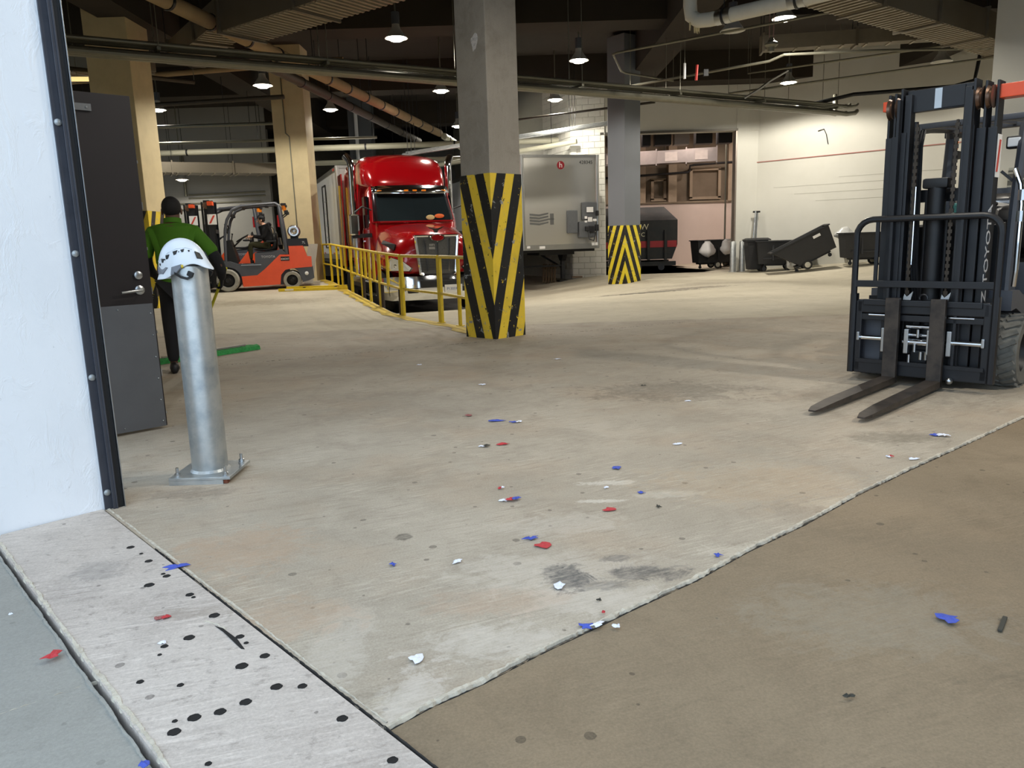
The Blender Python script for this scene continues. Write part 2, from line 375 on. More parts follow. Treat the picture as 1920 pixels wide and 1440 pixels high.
b = B(); b.rings([[(-1.07, 2.50, .005), (-1.02, 2.46, .0065), (-.95, 2.375, .0065), (-.905, 2.33, .005), (-.955, 2.40, .0065), (-1.03, 2.475, .0065)], [(-1.06, 2.49, .0045), (-1.02, 2.45, .006), (-.96, 2.38, .006), (-.92, 2.335, .0045), (-.96, 2.39, .006), (-1.03, 2.465, .006)]])
b.build('gouge', m_hole, floor, None, 'long dark gouge chipped out of the threshold')
ribbon('gouge_edge', [(-1.115, 2.535), (-1.06, 2.505), (-1.02, 2.47)], .006, .007, m_crumb, .5, 21)

# dock ramp and platform
NX, NY = 44, 60
def grid(name, xf, zf, mat, skirt=False, label=None):
    b = B(); rows = []
    for j in range(NY+1):
        y = 11.95+(46-11.95)*(j/NY)**1.2; x0, x1 = xf(y)
        row = [(x0+(x1-x0)*i/NX, y, zf(x0+(x1-x0)*i/NX, y)) for i in range(NX+1)]
        if skirt: row.append((x1+.001, y, -1.2))
        rows.append(row)
    b.rings(rows, close=False, cap=False)
    return b.build(name, mat, floor, 40, label)
grid('dock_ramp', lambda y: (xr(y), 22), dock, m_dockfl, label='sloping truck ramp concrete')
grid('platform', lambda y: (-28, xr(y)-.0), plat, m_dockfl, True, label='raised platform concrete left of the yellow railing')
b = B(); rows = []
for i in range(80):
    y = 10.75+(30-10.75)*i/79; x = xr(y) if y > 11.95 else -.2-.52*(y-10.25)/1.7
    z = plat(x, y)+.004; wv = .05*math.sin(i*1.7)
    rows.append([(x-.26+wv, y-.02, z), (x-.02, y, z), (x, y, z-.09)])
b.rings(rows, close=False, cap=False)
b.build('edge_stripe', M('worn_yellow_floor_paint', (214, 184, 50), .7, 0, .35, 8, (150, 130, 80)), floor, None, 'worn yellow paint along the platform edge')

# ---- shell
def reveal():
    m, nt, b = newmat('white_reveal_paint'); pos = N(nt, 'ShaderNodeNewGeometry').outputs['Position']
    col = mix(nt, math_(nt, 'MULTIPLY', ramp(nt, noise(nt, pos, 1.6, 4), .45, .7), .4), lin((228, 231, 235)), lin((208, 213, 219)))
    ch = noise(nt, mapped(nt, pos, (1, 1, .6)), 24, 4, .7)
    col = mix(nt, math_(nt, 'MULTIPLY', ramp(nt, ch, .70, .74), .5), col, lin((150, 156, 162)))
    L(nt, col, b.inputs['Base Color']); b.inputs['Roughness'].default_value = .45
    bn = N(nt, 'ShaderNodeBump'); bn.inputs['Strength'].default_value = .3; bn.inputs['Distance'].default_value = .008
    L(nt, math_(nt, 'ADD', ramp(nt, noise(nt, mapped(nt, pos, (1, 1, .5)), 9, 5, .7, .8), .5, .7), math_(nt, 'MULTIPLY', noise(nt, pos, 60, 3), .25)), bn.inputs['Height']); L(nt, bn.outputs[0], b.inputs['Normal'])
    return m
m_reveal = reveal()
def wallbox(name, a, b_, th, z0, z1, mat, side=1, parent=None):
    a, b_ = Vector((*a, 0)), Vector((*b_, 0)); d = (b_-a).normalized(); nn = Vector((-d.y, d.x, 0))*th*side
    q = [a, b_, b_+nn, a+nn]
    b = B(); b.rings([[(v.x, v.y, z0) for v in q], [(v.x, v.y, z1) for v in q]])
    o = b.build(name, mat, parent, None)
    return struct(o) if parent is None else o
# white reveal wall with a slightly ragged painted edge beside the steel jamb
b = B(); ring0, ring1 = [], []
rr = random.Random(5); NZ = 60
jx, jy = JB[0]+.004, JB[1]+.004
for i in range(NZ+1):
    z = -.02+5.2*i/NZ; e = rr.uniform(-.004, .004)
    ring0.append((jx-e*.7, jy-e*.7, z)); ring1.append((jx+vx*9, jy+vy*9, z))
rows = [[ring1[i], ring0[i], (ring0[i][0]-.30, ring0[i][1]+.31, ring0[i][2]), (ring1[i][0]-.30, ring1[i][1]+.31, ring1[i][2])] for i in range(NZ+1)]
b.rings(rows)
struct(b.build('wall_left', m_reveal, None, None))
# steel jamb: bolted flange, web, and dark roller-door guide
m_jamb = M('painted_steel_jamb', (66, 68, 76), .45, .35, .2, 8, (40, 42, 50))
m_jamb2 = M('door_guide_rubber', (12, 12, 15), .5, 0, .1)
jm = struct(bpy.data.objects.new('trim_1', None)); C.objects.link(jm); jm.location = (JB[0], JB[1], 0); jm.rotation_euler = (0, 0, math.atan2(-vy, -vx))
# local x: along reveal towards the room, local y: away from the opening
B().box((.030, -.006, 2.6), (.058, .012, 5.2), bev=.002).build('jamb_flange', m_jamb, jm, None)
B().box((.054, -.020, 2.6), (.008, .034, 5.2), bev=.002).build('jamb_web', m_jamb, jm, None)
B().box((.046, -.028, 2.6), (.022, .010, 5.2), bev=.002).build('jamb_lip', m_jamb, jm, None)
B().box((.074, -.010, 2.6), (.030, .028, 5.2), bev=.003).build('door_guide', m_jamb2, jm, None)
B().box((.092, -.018, 2.6), (.005, .040, 5.2), bev=.001).build('guide_lip', m_steel, jm, None)
bb = B(); bb.lathe([(.0, 0), (.014, 0), (.017, .004), (.015, .008), (.008, .011), (0, .012)], 14, Matrix.Translation((.020, -.012, 0)) @ Matrix.Rotation(PI/2, 4, 'X'))
bolt_me = bb.mesh('bolt', 40); bolt_me.materials.append(m_galv)
for z in (.09, .69, 1.30, 1.91, 2.52, 3.1):
    o = link('bolt', bolt_me, jm); o.location = (0, 0, z)
# unseen front wall; lintel keeps skylight off the ceiling, opening widened for brightness
P0 = (JB[0]+ux*-.02, JB[1]+uy*-.02)
def along(t): return (JB[0]+ux*t, JB[1]+uy*t)
wallbox('wall_front', along(11.5), along(16), .4, -.05, 7, m_wall)
wallbox('wall_front', along(-14.5), along(-1.62), .3, -.05, 5.3, m_wall, 1)
wallbox('wall_lintel', along(-14.5), along(16), .4, 5.3, 7.2, m_wall)
# outer shell
wallbox('wall_west', (-27, -16), (-27, 47), .4, -1.5, 7.2, m_wall)
wallbox('wall_east', (21.5, -13), (21.5, 47), .4, -1.5, 7.2, m_wall, -1)
wallbox('wall_north', (-27, 46), (22, 46), .4, -1.5, 7.2, m_wall)
wallbox('wall_south', along(16), (21.6, -13), .4, -.1, 7.2, m_wall)
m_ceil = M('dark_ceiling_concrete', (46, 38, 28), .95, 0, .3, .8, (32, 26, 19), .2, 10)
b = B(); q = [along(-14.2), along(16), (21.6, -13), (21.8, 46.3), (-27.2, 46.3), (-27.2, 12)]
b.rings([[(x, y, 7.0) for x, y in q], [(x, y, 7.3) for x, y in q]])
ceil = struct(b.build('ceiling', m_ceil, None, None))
def beam(a, c, wid, z0, z1=7.05):
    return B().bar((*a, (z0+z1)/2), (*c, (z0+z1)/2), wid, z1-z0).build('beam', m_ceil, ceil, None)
for a, c, wd, z0 in [((-26, 19.2), (21, 19.2), .9, 6.15), ((-26, 26.2), (21, 26.2), .9, 6.1), ((-26, 33.5), (21, 33.5), .9, 6.1), ((-26, 12.4), (21, 12.4), .9, 6.2),
                     ((-7.7, 4), (-7.7, 45), .8, 5.95), ((-.2, 4), (-.2, 45), .8, 6.0), ((4.2, 2), (4.2, 45), .8, 5.95), ((12.2, 0), (12.2, 26), .8, 6.0), ((-15.5, 10), (-15.5, 45), .8, 6.0)]:
    beam(a, c, wd, z0)

# ---- far walls
m_grey_wall = M('grey_wall_paint', (150, 148, 142), .85, 0, .1, 1, (130, 128, 120))
wl = wallbox('wall_back', (-26, 33), (-9.8, 33), .3, -.5, 7, m_grey_wall)
for (x0, z0, x1, z1) in [(-13.2, 3.55, -10.0, 3.6), (-13.2, 3.42, -10.0, 3.45), (-13.6, 3.2, -10.2, 3.22), (-14.2, 2.95, -12.5, 2.97), (-14.9, 3.0, -14.0, 3.02)]:
    B().tube([(x0, 32.94, z0), (x1, 32.94, z1)], .03, 8).build('wall_conduit', m_conduit, wl)
B().tube([(-13.3, 32.94, 3.5), (-13.3, 32.94, 5.2)], .05, 8).build('wall_conduit', m_conduit, wl)
B().tube([(-14.2, 32.94, 2.3), (-14.2, 32.94, 4.6)], .03, 8).build('wall_conduit', m_conduit, wl)
# dock pier of white blocks (trailer bay on its left, trash room on its right)
m_block = M('white_block_paint', (206, 204, 194), .8, 0, .08, 2, (186, 184, 172), .25, 40)
m_joint = M('block_joint_paint', (176, 174, 163), .9, 0, .05)
PA, PB, PD = Vector((2.25, 27.0)), Vector((3.35, 26.72)), Vector((-.342, .94))
pier = wallbox('wall_pier', PA, PB, .1, -.6, 7, m_joint)
bx = B(); q = [PA+Vector((.02, .02)), PA+PD*14, PA+PD*14+Vector((1.1, .2)), PB+Vector((0, .1))]
bx.rings([[(v.x, v.y, -.9) for v in q], [(v.x, v.y, 7) for v in q]]); bx.build('pier_core', m_joint, pier, None)
bl = {}
def block_mesh(lx):
    if lx not in bl:
        b = B(); b.box((0, 0, 0), (lx-.012, .03, .19), bev=.006); me = b.mesh('block', None); me.materials.append(m_block); bl[lx] = me
    return bl[lx]
def block_face(parent, a, d, ln, z0, z1, outn, skip=None):
    d = Vector(d).normalized(); rot = math.atan2(d.y, d.x); row = 0; z = z0
    while z < z1-.05:
        t = -.2 if row % 2 else 0
        while t < ln-.02:
            s0, s1 = max(0, t), min(ln, t+.4)
            if s1-s0 > .08 and not (skip and skip((s0+s1)/2, z)):
                o = link('block', block_mesh(round(s1-s0, 2)), parent)
                c = Vector(a)+d*(s0+s1)/2+Vector(outn)*.006
                o.location = (c.x, c.y, z+.1); o.rotation_euler = (0, 0, rot)
            t += .4
        z += .2; row += 1
dp = (PB-PA).normalized(); nfront = Vector((dp.y, -dp.x)); nleft = Vector((-.94, -.342))
block_face(pier, PA, dp, (PB-PA).length, -.55, 6.6, nfront)
block_face(pier, PA, PD, 2.4, -.95, 6.6, nleft)
# header over the trash-room opening, right jamb, right-hand white walls
ww = wallbox('wall_right', (7.78, 26.78), (8.55, 26.85), .35, -.2, 7, m_wall)
wallbox('wall_header', (3.3, 26.75), (8.55, 26.82), .35, 4.66, 7, m_wall)
B().box((7.765, 26.9, 2.3), (.05, .34, 4.75)).build('corner_guard', M('corner_guard_steel', (150, 140, 130), .4, .6), ww, None)
B().box((5.5, 26.73, 4.69), (4.6, .05, .07)).build('opening_edge', M('opening_edge_steel', (96, 92, 84), .5, .5), ww, None)
wb = wallbox('wall_back_right', (8.5, 26.87), (18.5, 18.6), .3, -.2, 7, m_wall)
d2 = Vector((10, -8.27)).normalized()
def onwall(t, z, o=.02): q = Vector((8.5, 26.87))+d2*t+Vector((-.637, -.771))*o; return (q.x, q.y, z)
m_redline = M('red_chalk_line', (170, 110, 100), .8)
B().bar(onwall(0, 3.62), onwall(11, 3.72), .006, .025).build('control_joint', m_redline, wb, None, 'thin reddish line across the wall')
B().tube([onwall(2.0, 4.42, .03), onwall(2.18, 4.46, .03), onwall(2.26, 4.3, .03), onwall(2.33, 3.98, .03)], .012, 6).build('wall_hook', m_black, wb)
for i, z in enumerate((2.75, 2.5, 2.25, 2.95)):
    B().bar(onwall(.6+i*.7, z, .003), onwall(4.6+i*.4, z, .003), .004, .012).build('block_course_line', m_joint, wb, None)
# near right wall, stepping out behind the forklift
wr = wallbox('wall_right_near', (9.25, 15.3), (17.5, 6.7), .5, -.1, 7, m_wall)
d3 = Vector((8.25, -8.6)).normalized(); n3 = Vector((d3.y, -d3.x))
def onnear(t, z, o=.02): q = Vector((9.25, 15.3))+d3*t+n3*o; return (q.x, q.y, z)
# trash room behind the opening
m_trfl = M('trash_room_floor', (124, 104, 82), .7, 0, .3, 1.5, (90, 72, 55))
m_pinkw = M('trash_room_wall', (200, 186, 176), .85, 0, .12, 1, (170, 156, 146))
m_beige = M('trash_room_concrete', (134, 122, 104), .9, 0, .25, 1, (98, 80, 62))
tr = struct(B().box((6.8, 32.2, -.03), (9.2, 10.6, .06)).build('floor_trash_room', m_trfl, None, None))
tb = wallbox('wall_trash_back', (2.4, 35.0), (11.2, 35.0), .3, 0, 7, m_beige)
B().box((6.8, 34.80, 1.33), (8.6, .35, 2.66)).build('low_wall', m_pinkw, tb, None, 'pale lower wall with a ledge')
B().box((6.8, 34.78, 2.7), (8.7, .45, .08)).build('ledge', m_beige, tb, None)
for x, wd in ((4.35, .5), (5.9, .4), (7.28, .36), (9.95, .5)):
    B().box((x, 34.78, 4.4), (wd, .5, 3.4)).build('pilaster', M('pilaster_concrete', (168, 152, 130), .9, 0, .2, 2), tb, None)
for x0, x1, z0, z1 in [(8.15, 9.4, 2.86, 4.1), (6.45, 7.0, 2.84, 3.7), (4.8, 5.6, 2.86, 4.0)]:
    b = B()
    for (cx, cz, sx, sz) in [((x0+x1)/2, z0, x1-x0+.12, .12), ((x0+x1)/2, z1, x1-x0+.12, .12), (x0, (z0+z1)/2, .12, z1-z0), (x1, (z0+z1)/2, .12, z1-z0)]:
        b.box((cx, 34.93, cz), (sx, .24, sz))
    b.build('panel_frame', MATS['pilaster_concrete'], tb, None)
B().tube([(2.9, 34.5, 3.75), (7.9, 34.5, 3.95), (8.0, 34.5, 4.0), (8.02, 34.5, 4.22), (8.2, 34.5, 4.26), (10.7, 34.5, 4.36)], .05, 8).build('dark_pipe', m_black, tb)
wallbox('wall_trash_right', (10.9, 27.0), (10.9, 35), .25, 0, 7, m_pinkw, -1)
wallbox('wall_trash_left', (2.4, 27.4), (2.4, 35), .2, 0, 7, m_beige, 1)
struct(B().box((6.7, 31, 6.6), (9.0, 8.2, .15)).build('ceiling_trash_room', m_ceil, None, None))
# ================================================================== COLUMNS
def column(name, label, loc, rz, wx, wy, mat, ztop, guard=None, gh=0, gz=0, base=-.6):
    t = thing(name, label, 'column', loc, rz)
    b = B(); b.box((wx/2, wy/2, (ztop+base)/2), (wx, wy, ztop-base), bev=.012); b.build('shaft', mat, t, None)
    if guard:
        th = .014
        b = B(); b.rings([[(-th, -th, z), (wx+.002, -th, z), (wx+.002, 0, z), (0, 0, z), (0, wy+.002, z), (-th, wy+.002, z)] for z in (gz, gh)])
        b.build('striped_guard', guard, t, None)
    return t
m_shaft = concrete('stained_column_concrete', (146, 138, 126), (172, 163, 150), (104, 96, 84), 1.5, (), False, .3, broom=.3, spots=.5)
st_c = stripes('yellow_black_stripes_steep', -.262, .325, .48, .932, (236, 200, 58), (22, 22, 24), .4)
st_g = stripes('yellow_black_stripes_chevron', .38, .285, .47, .61, (226, 204, 48), (20, 20, 20), .15)
c1 = column('concrete_column', 'bare concrete column with steep worn yellow and black stripes at its foot', (-.2, 10.25, 0), R(45), .565, .565, m_shaft, 7.02, st_c, 2.16)
b = B(); ring = [(-.006, .20+.055*math.cos(a)*(1+.3*math.sin(3*a)), 3.78+.11*math.sin(a)*(1+.25*math.cos(2*a+1))) for a in [2*PI*i/18 for i in range(18)]]
b.rings([ring, [(.004, y, z) for _, y, z in ring]]); b.build('mortar_patch', M('pale_mortar', (214, 208, 202), .95, 0, .3, 30, (130, 122, 115), .8, 60), c1, None, 'pale rough mortar patch')
m_lit = M('tan_column_concrete', (204, 188, 148), .85, 0, .12, 2.5, (150, 136, 106), .2, 30)
column('concrete_column', 'tan concrete column with striped guard behind the open dark door', (-7.55, 16.6, .09), 0, .85, .95, m_lit, 6.95, None)
c2 = [o for o in C.objects if o.name.startswith('concrete_column')][-1]
# second column is turned so that its corner is the right front edge
m_stl = stripes('yellow_black_stripes_leaning', -.42, .42, .55, .1, (222, 194, 50), (24, 24, 26), .15)
for ch in list(c2.children): bpy.data.objects.remove(ch)
B().box((-.44, .48, 3.1), (.88, .96, 7.7), bev=.012).build('shaft', m_lit, c2, None)
b = B(); b.rings([[(-.9, -.015, z), (.015, -.015, z), (.015, .97, z), (0, .97, z), (0, 0, z), (-.9, 0, z)] for z in (0, 2.05)])
b.build('striped_guard', m_stl, c2, None)
c3 = thing('concrete_column', 'tan concrete column standing behind the orange forklift', 'column', (-5.78, 23.6, .27), 0)
B().box((-.48, .3, 3.3), (.95, .85, 7.2), bev=.012).build('shaft', m_lit, c3, None)
B().tube([(-.62, -.14, 6.2), (-.6, -.14, 4.3), (-.5, -.14, 4.2), (-.48, -.14, 1.5)], .018, 6).build('conduit', m_conduit, c3)
m_greycol = M('slate_grey_paint', (112, 116, 122), .6, 0, .08, 1.5, (98, 101, 106), .1, 30)
c4 = column('steel_grey_column', 'slate grey column with yellow and black chevrons beside the trailer', (3.44, 22.9, -.12), R(38), .66, .68, m_greycol, 7.02, st_g, 1.74)
c5 = thing('steel_grey_column', 'slate grey column rising behind the red truck with a white pipe on it', 'column', (-5.65, 31.5, -.9), 0)
B().box((0, .4, 3.9), (.9, .8, 8), bev=.01).build('shaft', M('dark_slate_paint', (82, 86, 90), .6, 0, .1, 2), c5, None)
B().tube([(-.12, -.08, 7.5), (-.12, -.08, 2)], .07, 10).build('pipe', m_white, c5)

# ================================================================== CEILING SERVICES
m_lamp = M('lamp_glow', (255, 244, 222), .5, 0, 0, emit=LAMP_EMIT)
m_shade = M('lamp_reflector', (205, 205, 200), .35, .3, .05)
pr = B(); pr.lathe([(.06, .30), (.075, .30), (.09, .20), (.19, .06), (.245, 0), (.235, 0), (.18, .055), (.07, .19), (.06, .2)], 20); sh_me = pr.mesh('shade', 40); sh_me.materials.append(m_shade)
pr = B(); pr.lathe([(0, .035), (.17, .035), (.20, .02), (.12, -.045), (0, -.06)], 16); bu_me = pr.mesh('bulb', 60); bu_me.materials.append(m_lamp)
pr = B(); pr.cyl((0, 0, .28), (0, 0, .52), .085, 14); ba_me = pr.mesh('ballast', 30); ba_me.materials.append(m_grey)
def lamp(x, y, z, power, label, ztop=7.0, lit=True, col=(1, .94, .83)):
    t = thing('ceiling_light', label, 'light', (x, y, z), 0, 'high bay lamps under the ceiling')
    link('shade', sh_me, t); link('ballast', ba_me, t)
    b = B(); b.cyl((0, 0, .5), (0, 0, ztop-z), .018, 8); b.build('stem', m_conduit, t)
    if lit:
        link('bulb', bu_me, t)
        ld = bpy.data.lights.new('lamp_light', 'SPOT'); ld.spot_size = R(163); ld.spot_blend = .25; ld.shadow_soft_size = .12; ld.energy = power*LAMP; ld.color = col
        lo = bpy.data.objects.new('lamp_light', ld); C.objects.link(lo); lo.parent = t; lo.location = (0, 0, -.08)
    return t
lamp(-2.21, 17.3, 5.55, 1.35, 'bright high bay lamp left of the striped concrete column, hanging under the corrugated duct')
lamp(1.88, 19.9, 5.55, 1.3, 'bright high bay lamp just right of the striped concrete column')
lamp(5.76, 16.7, 5.55, 1.4, 'bright high bay lamp below the white insulated pipe at top right')
lamp(8.33, 23.6, 5.55, 2.1, 'bright high bay lamp close to the white wall above the rubbish carts')
lamp(-1.77, 23.2, 5.55, .9, 'bright high bay lamp straight above the red truck roof')
lamp(-5.9, 20.0, 5.22, 1.55, 'bright high bay lamp in front of the tan column behind the orange forklift')
lamp(-5.5, 25.7, 5.55, .7, 'smaller bright high bay lamp left of the dark pipe')
lamp(1.62, 25.2, 5.55, 1.5, 'small bright high bay lamp in front of the white block pier')
lamp(-10.71, 25.1, 5.6, 1.1, 'bright high bay lamp at the edge of the tan column behind the door')
lamp(-12.6, 31.0, 4.0, .8, 'small far high bay lamp low over the back wall', 7.0)
lamp(-1.75, 30.5, 5.6, .8, 'small far high bay lamp beside the column over the trailers')
lamp(10.6, 19.6, 5.2, 0, 'unlit grey high bay lamp by the wall above the black forklift', lit=False)
lamp(4.55, 16.1, 5.2, 0, 'unlit tilted lamp head below the insulated pipe', lit=False)
# same grid lamps out of frame, plus two added to brighten column and floor
for x, y, pw in [(6.4, 3.7, 1.9), (14.5, 12.5, .8), (12.8, 3.0, .5), (1.7, 5.0, .85), (5.8, 9.2, .65)]:
    lamp(x, y, 5.55, pw, 'high bay lamp above the picture, '+{6.4: 'over the right fork tips', 14.5: 'over the wall behind the forklift', 12.8: 'far out to the right', 1.7: 'added over the long floor joint to brighten the striped column', 5.8: 'added over the floor left of the forklift to brighten it'}[x])
lamp(14.0, 20.5, 5.5, .8, 'high bay lamp in the far corner outside the picture')
for (x, y, e, cl) in [(4.6, 30.2, .75, (1, .84, .75)), (7.0, 30.3, .5, (1, .86, .77)), (9.6, 31.8, .6, (1, .85, .77))]:  # middle tube is added to brighten the back wall
    t = thing('tube_light', 'pinkish tube light inside the trash room '+('above the container' if x < 6 else 'added above the carts to brighten the back wall' if x < 9 else 'in the far corner'), 'light', (x, y, 5.55), 0, 'trash room tube lights')
    B().box((0, 0, .05), (1.2, .2, .08), bev=.01).build('housing', m_white, t, None)
    B().tube([(-.55, 0, -.02), (.55, 0, -.02)], .02, 8).build('tube', M('pink_tube_glow', (255, 205, 190), .5, 0, 0, emit=6), t)
    B().cyl((0, 0, .08), (0, 0, .98), .012, 6).build('stem', m_conduit, t)
    ld = bpy.data.lights.new('tube_glow', 'AREA'); ld.shape = 'RECTANGLE'; ld.size = 1.2; ld.size_y = .15; ld.energy = e*170; ld.color = cl
    lo = bpy.data.objects.new('tube_glow', ld); C.objects.link(lo); lo.parent = t; lo.location = (0, 0, -.05)
t = thing('tube_light', 'glowing yellowish tube light hanging above the dark door', 'light', (-9.3, 17.3, 4.95), R(8))
B().box((0, 0, .0), (1.5, .16, .07), bev=.015).build('tube', M('warm_tube_glow', (255, 226, 150), .5, 0, 0, emit=.7), t, None)
for x in (-.2, .25): B().cyl((x, 0, .03), (x, 0, 2.05), .01, 6).build('rod', m_conduit, t)

# conduit rack
RA, RB = Vector((-12.0, 10.13, 4.55)), Vector((10.3, 22.95, 4.55))
rd = (RB-RA).normalized(); rn = Vector((-rd.y, rd.x, 0)); rz_ = math.atan2(rd.y, rd.x); rl = (RB-RA).length
rack = thing('conduit_rack', 'long rack of grey conduits crossing under the ceiling behind the concrete column', 'pipes', RA, rz_)
for (dy, dz, rr_, e) in [(-.10, -.06, .062, 0), (.02, -.07, .055, .3), (.14, -.06, .05, .6), (-.12, .13, .035, 0), (-.02, .14, .045, .2), (.09, .13, .03, .4), (.19, .14, .045, .1), (.24, .03, .06, .5)]:
    b = B(); pts = [(0, dy, dz), (rl*.3, dy, dz-.01), (rl*.62, dy+.01, dz), (rl-1.6-e, dy, dz), (rl-.8-e, dy+.1, dz-.01+e*.1), (rl-.35-e*.5, dy+.15+e*.3, dz+.05), (rl-.2-e*.4, dy+.2+e*.5, dz+(.55 if e == .6 or e == .5 else .12))]
    b.tube(pts, rr_, 10); b.build('conduit', m_conduit, rack)
for i in range(9):
    x = 1.5+i*2.85
    B().box((x, .06, .045), (.06, .56, .05)).build('strut', m_conduit, rack, None)
    for yy in (-.19, .31): B().cyl((x, yy, .04), (x, yy, 2.46), .008, 6).build('rod', m_conduit, rack)

def pipe(name, label, pts, rad, mat, cat='pipe', bands=None, hang=None, seg=14):
    pts = [Vector(q) for q in pts]; o0 = pts[0]
    t = thing(name, label, cat, o0)
    b = B(); b.tube([q-o0 for q in pts], rad, seg); b.build('run', mat, t)
    ln = (pts[-1]-pts[0]).length; d = (pts[-1]-pts[0]).normalized()
    if bands:
        n = max(1, int(ln/bands))
        for i in range(n):
            q = d*(bands*(i+.6))
            b = B(); b.cyl(q-d*.03, q+d*.03, rad*1.12, seg); b.build('band', m_blackm, t)
    if hang:
        n = max(1, int(ln/hang))
        for i in range(n+1):
            q = d*min(ln-.1, hang*i+.3)
            b = B(); b.cyl(q+Vector((0, 0, rad*.8)), Vector((q.x, q.y, max(.3, 7.02-o0.z))), .009, 6); b.build('hanger', m_blackm, t)
    return t
m_brownp = M('tan_pipe_lagging', (150, 128, 94), .8, 0, .2, 4, (130, 104, 72), .2, 30)
m_dark_p = M('dark_pipe', (62, 56, 46), .6, .1, .2)
m_cream = M('cream_pipe_paint', (176, 173, 152), .5, 0, .08)
m_ins = M('white_pipe_lagging', (214, 210, 196), .8, 0, .15, 5, (180, 174, 158), .3, 30)
pipe('insulated_pipe', 'tan lagged pipe with black bands running under the ceiling towards the truck', [(-5.65, 11.2, 5.2), (-2.35, 29.2, 5.2)], .13, m_brownp, bands=1.25, hang=3.6)
pipe('insulated_pipe', 'short cream pipe end beyond the banded tan pipe', [(-2.2, 29.3, 5.1), (-1.7, 31.5, 4.95)], .12, m_cream, bands=.8, hang=2)
pipe('drain_pipe', 'dark pipe with pale couplings running beside the tan lagged pipe', [(-5.0, 16.0, 5.02), (-3.15, 29.6, 5.0)], .11, m_dark_p, bands=1.7, hang=3.4)
pipe('sprinkler_main', 'cream pipe crossing level behind the truck roof', [(-16.0, 27.8, 4.62), (2.0, 28.0, 4.68)], .1, m_cream, hang=4.5, bands=3.1)
pipe('sprinkler_main', 'second cream pipe just below the level one behind the truck', [(-14.0, 29.3, 4.28), (.5, 29.5, 4.32)], .09, m_cream, hang=4.8)
pipe('sprinkler_main', 'rising cream pipe at the right end of the truck roof', [(-4.0, 29.9, 3.95), (2.4, 26.6, 4.45)], .08, m_cream, hang=3)
pipe('conduit_bundle', 'thin conduit running from the tan column to the left', [(-16.0, 24.5, 5.0), (-6.9, 24.4, 5.0)], .05, m_conduit, 'pipe', hang=4)
pipe('conduit_bundle', 'second thin conduit left of the tan column, lower down', [(-16, 24.9, 4.6), (-4, 25.2, 4.6)], .04, m_conduit, 'pipe', hang=4)
pipe('conduit_bundle', 'brown pipe high up between the two tan columns', [(-16, 21.5, 5.55), (-4.0, 20.6, 5.9)], .07, m_brownp, 'pipe', hang=4)
pipe('conduit_bundle', 'grey pipe below the brown one between the two tan columns', [(-16, 23.0, 5.2), (-6, 22.2, 5.35)], .06, m_dark_p, 'pipe', hang=4)
for i in range(3):
    pipe('conduit', ['silver conduit sloping beside the block pier, nearest of three', 'silver conduit sloping beside the block pier, middle of three', 'silver conduit sloping beside the block pier, farthest of three'][i], [(-3.4+i*.1, 25.6+i*.14, 4.05+i*.07), (3.4, 25.0+i*.14, 4.75+i*.06)], .03, m_galv, 'pipe', hang=2.6, seg=8)
# thin zigzag conduits right of the column
def wire(label, pts, rad=.022, mat=None, name='conduit'):
    o0 = Vector(pts[0]); t = thing(name, label, 'pipe', o0)
    B().tube([Vector(q)-o0 for q in pts], rad, 8).build('run', mat or m_conduit, t)
    for q in (pts[0], pts[-1]):
        q = Vector(q)-o0
        B().cyl(q, (q.x, q.y, 7.02-o0.z), .008, 6).build('hanger', m_conduit, t)
    return t
wire('thin grey conduit bent into a hairpin under the dark ceiling', [(8.2, 13.6, 5.25), (5.1, 15.67, 5.2), (2.5, 17.6, 5.2), (2.42, 17.75, 5.2), (2.85, 19.5, 5.2), (3.0, 19.75, 5.2), (4.4, 20.9, 5.2)], .025)
wire('thin grey conduit running to the right past the hairpin one', [(3.2, 20.3, 5.0), (5.9, 17.96, 5.0), (6.1, 17.6, 5.05), (7.9, 17.25, 5.0), (11.5, 17.4, 5.0)], .03)
wire('thin conduit pair member under the corrugated duct, upper', [(6.2, 20.5, 5.25), (10.2, 17.0, 5.1), (10.5, 16.6, 5.15)], .025)
wire('thin conduit pair member under the corrugated duct, lower', [(6.0, 21.5, 4.95), (11.5, 17.6, 4.95)], .025)
wire('black sprinkler branch above the white wall', [(8.2, 23.2, 4.75), (9.2, 21.2, 4.78), (11.5, 20.6, 4.8), (11.9, 20.4, 4.9), (12.0, 20.4, 5.6)], .05, m_black, 'sprinkler_branch')
wire('dark sprinkler branch low over the trailer', [(-1.2, 26.6, 5.05), (4.4, 23.4, 5.1)], .035, m_dark_p, 'sprinkler_branch')
wire('black pipe crossing from the left edge above the door', [(-11.5, 14.2, 5.0), (-7.2, 19.0, 5.15)], .05, m_dark_p, 'drain_pipe')
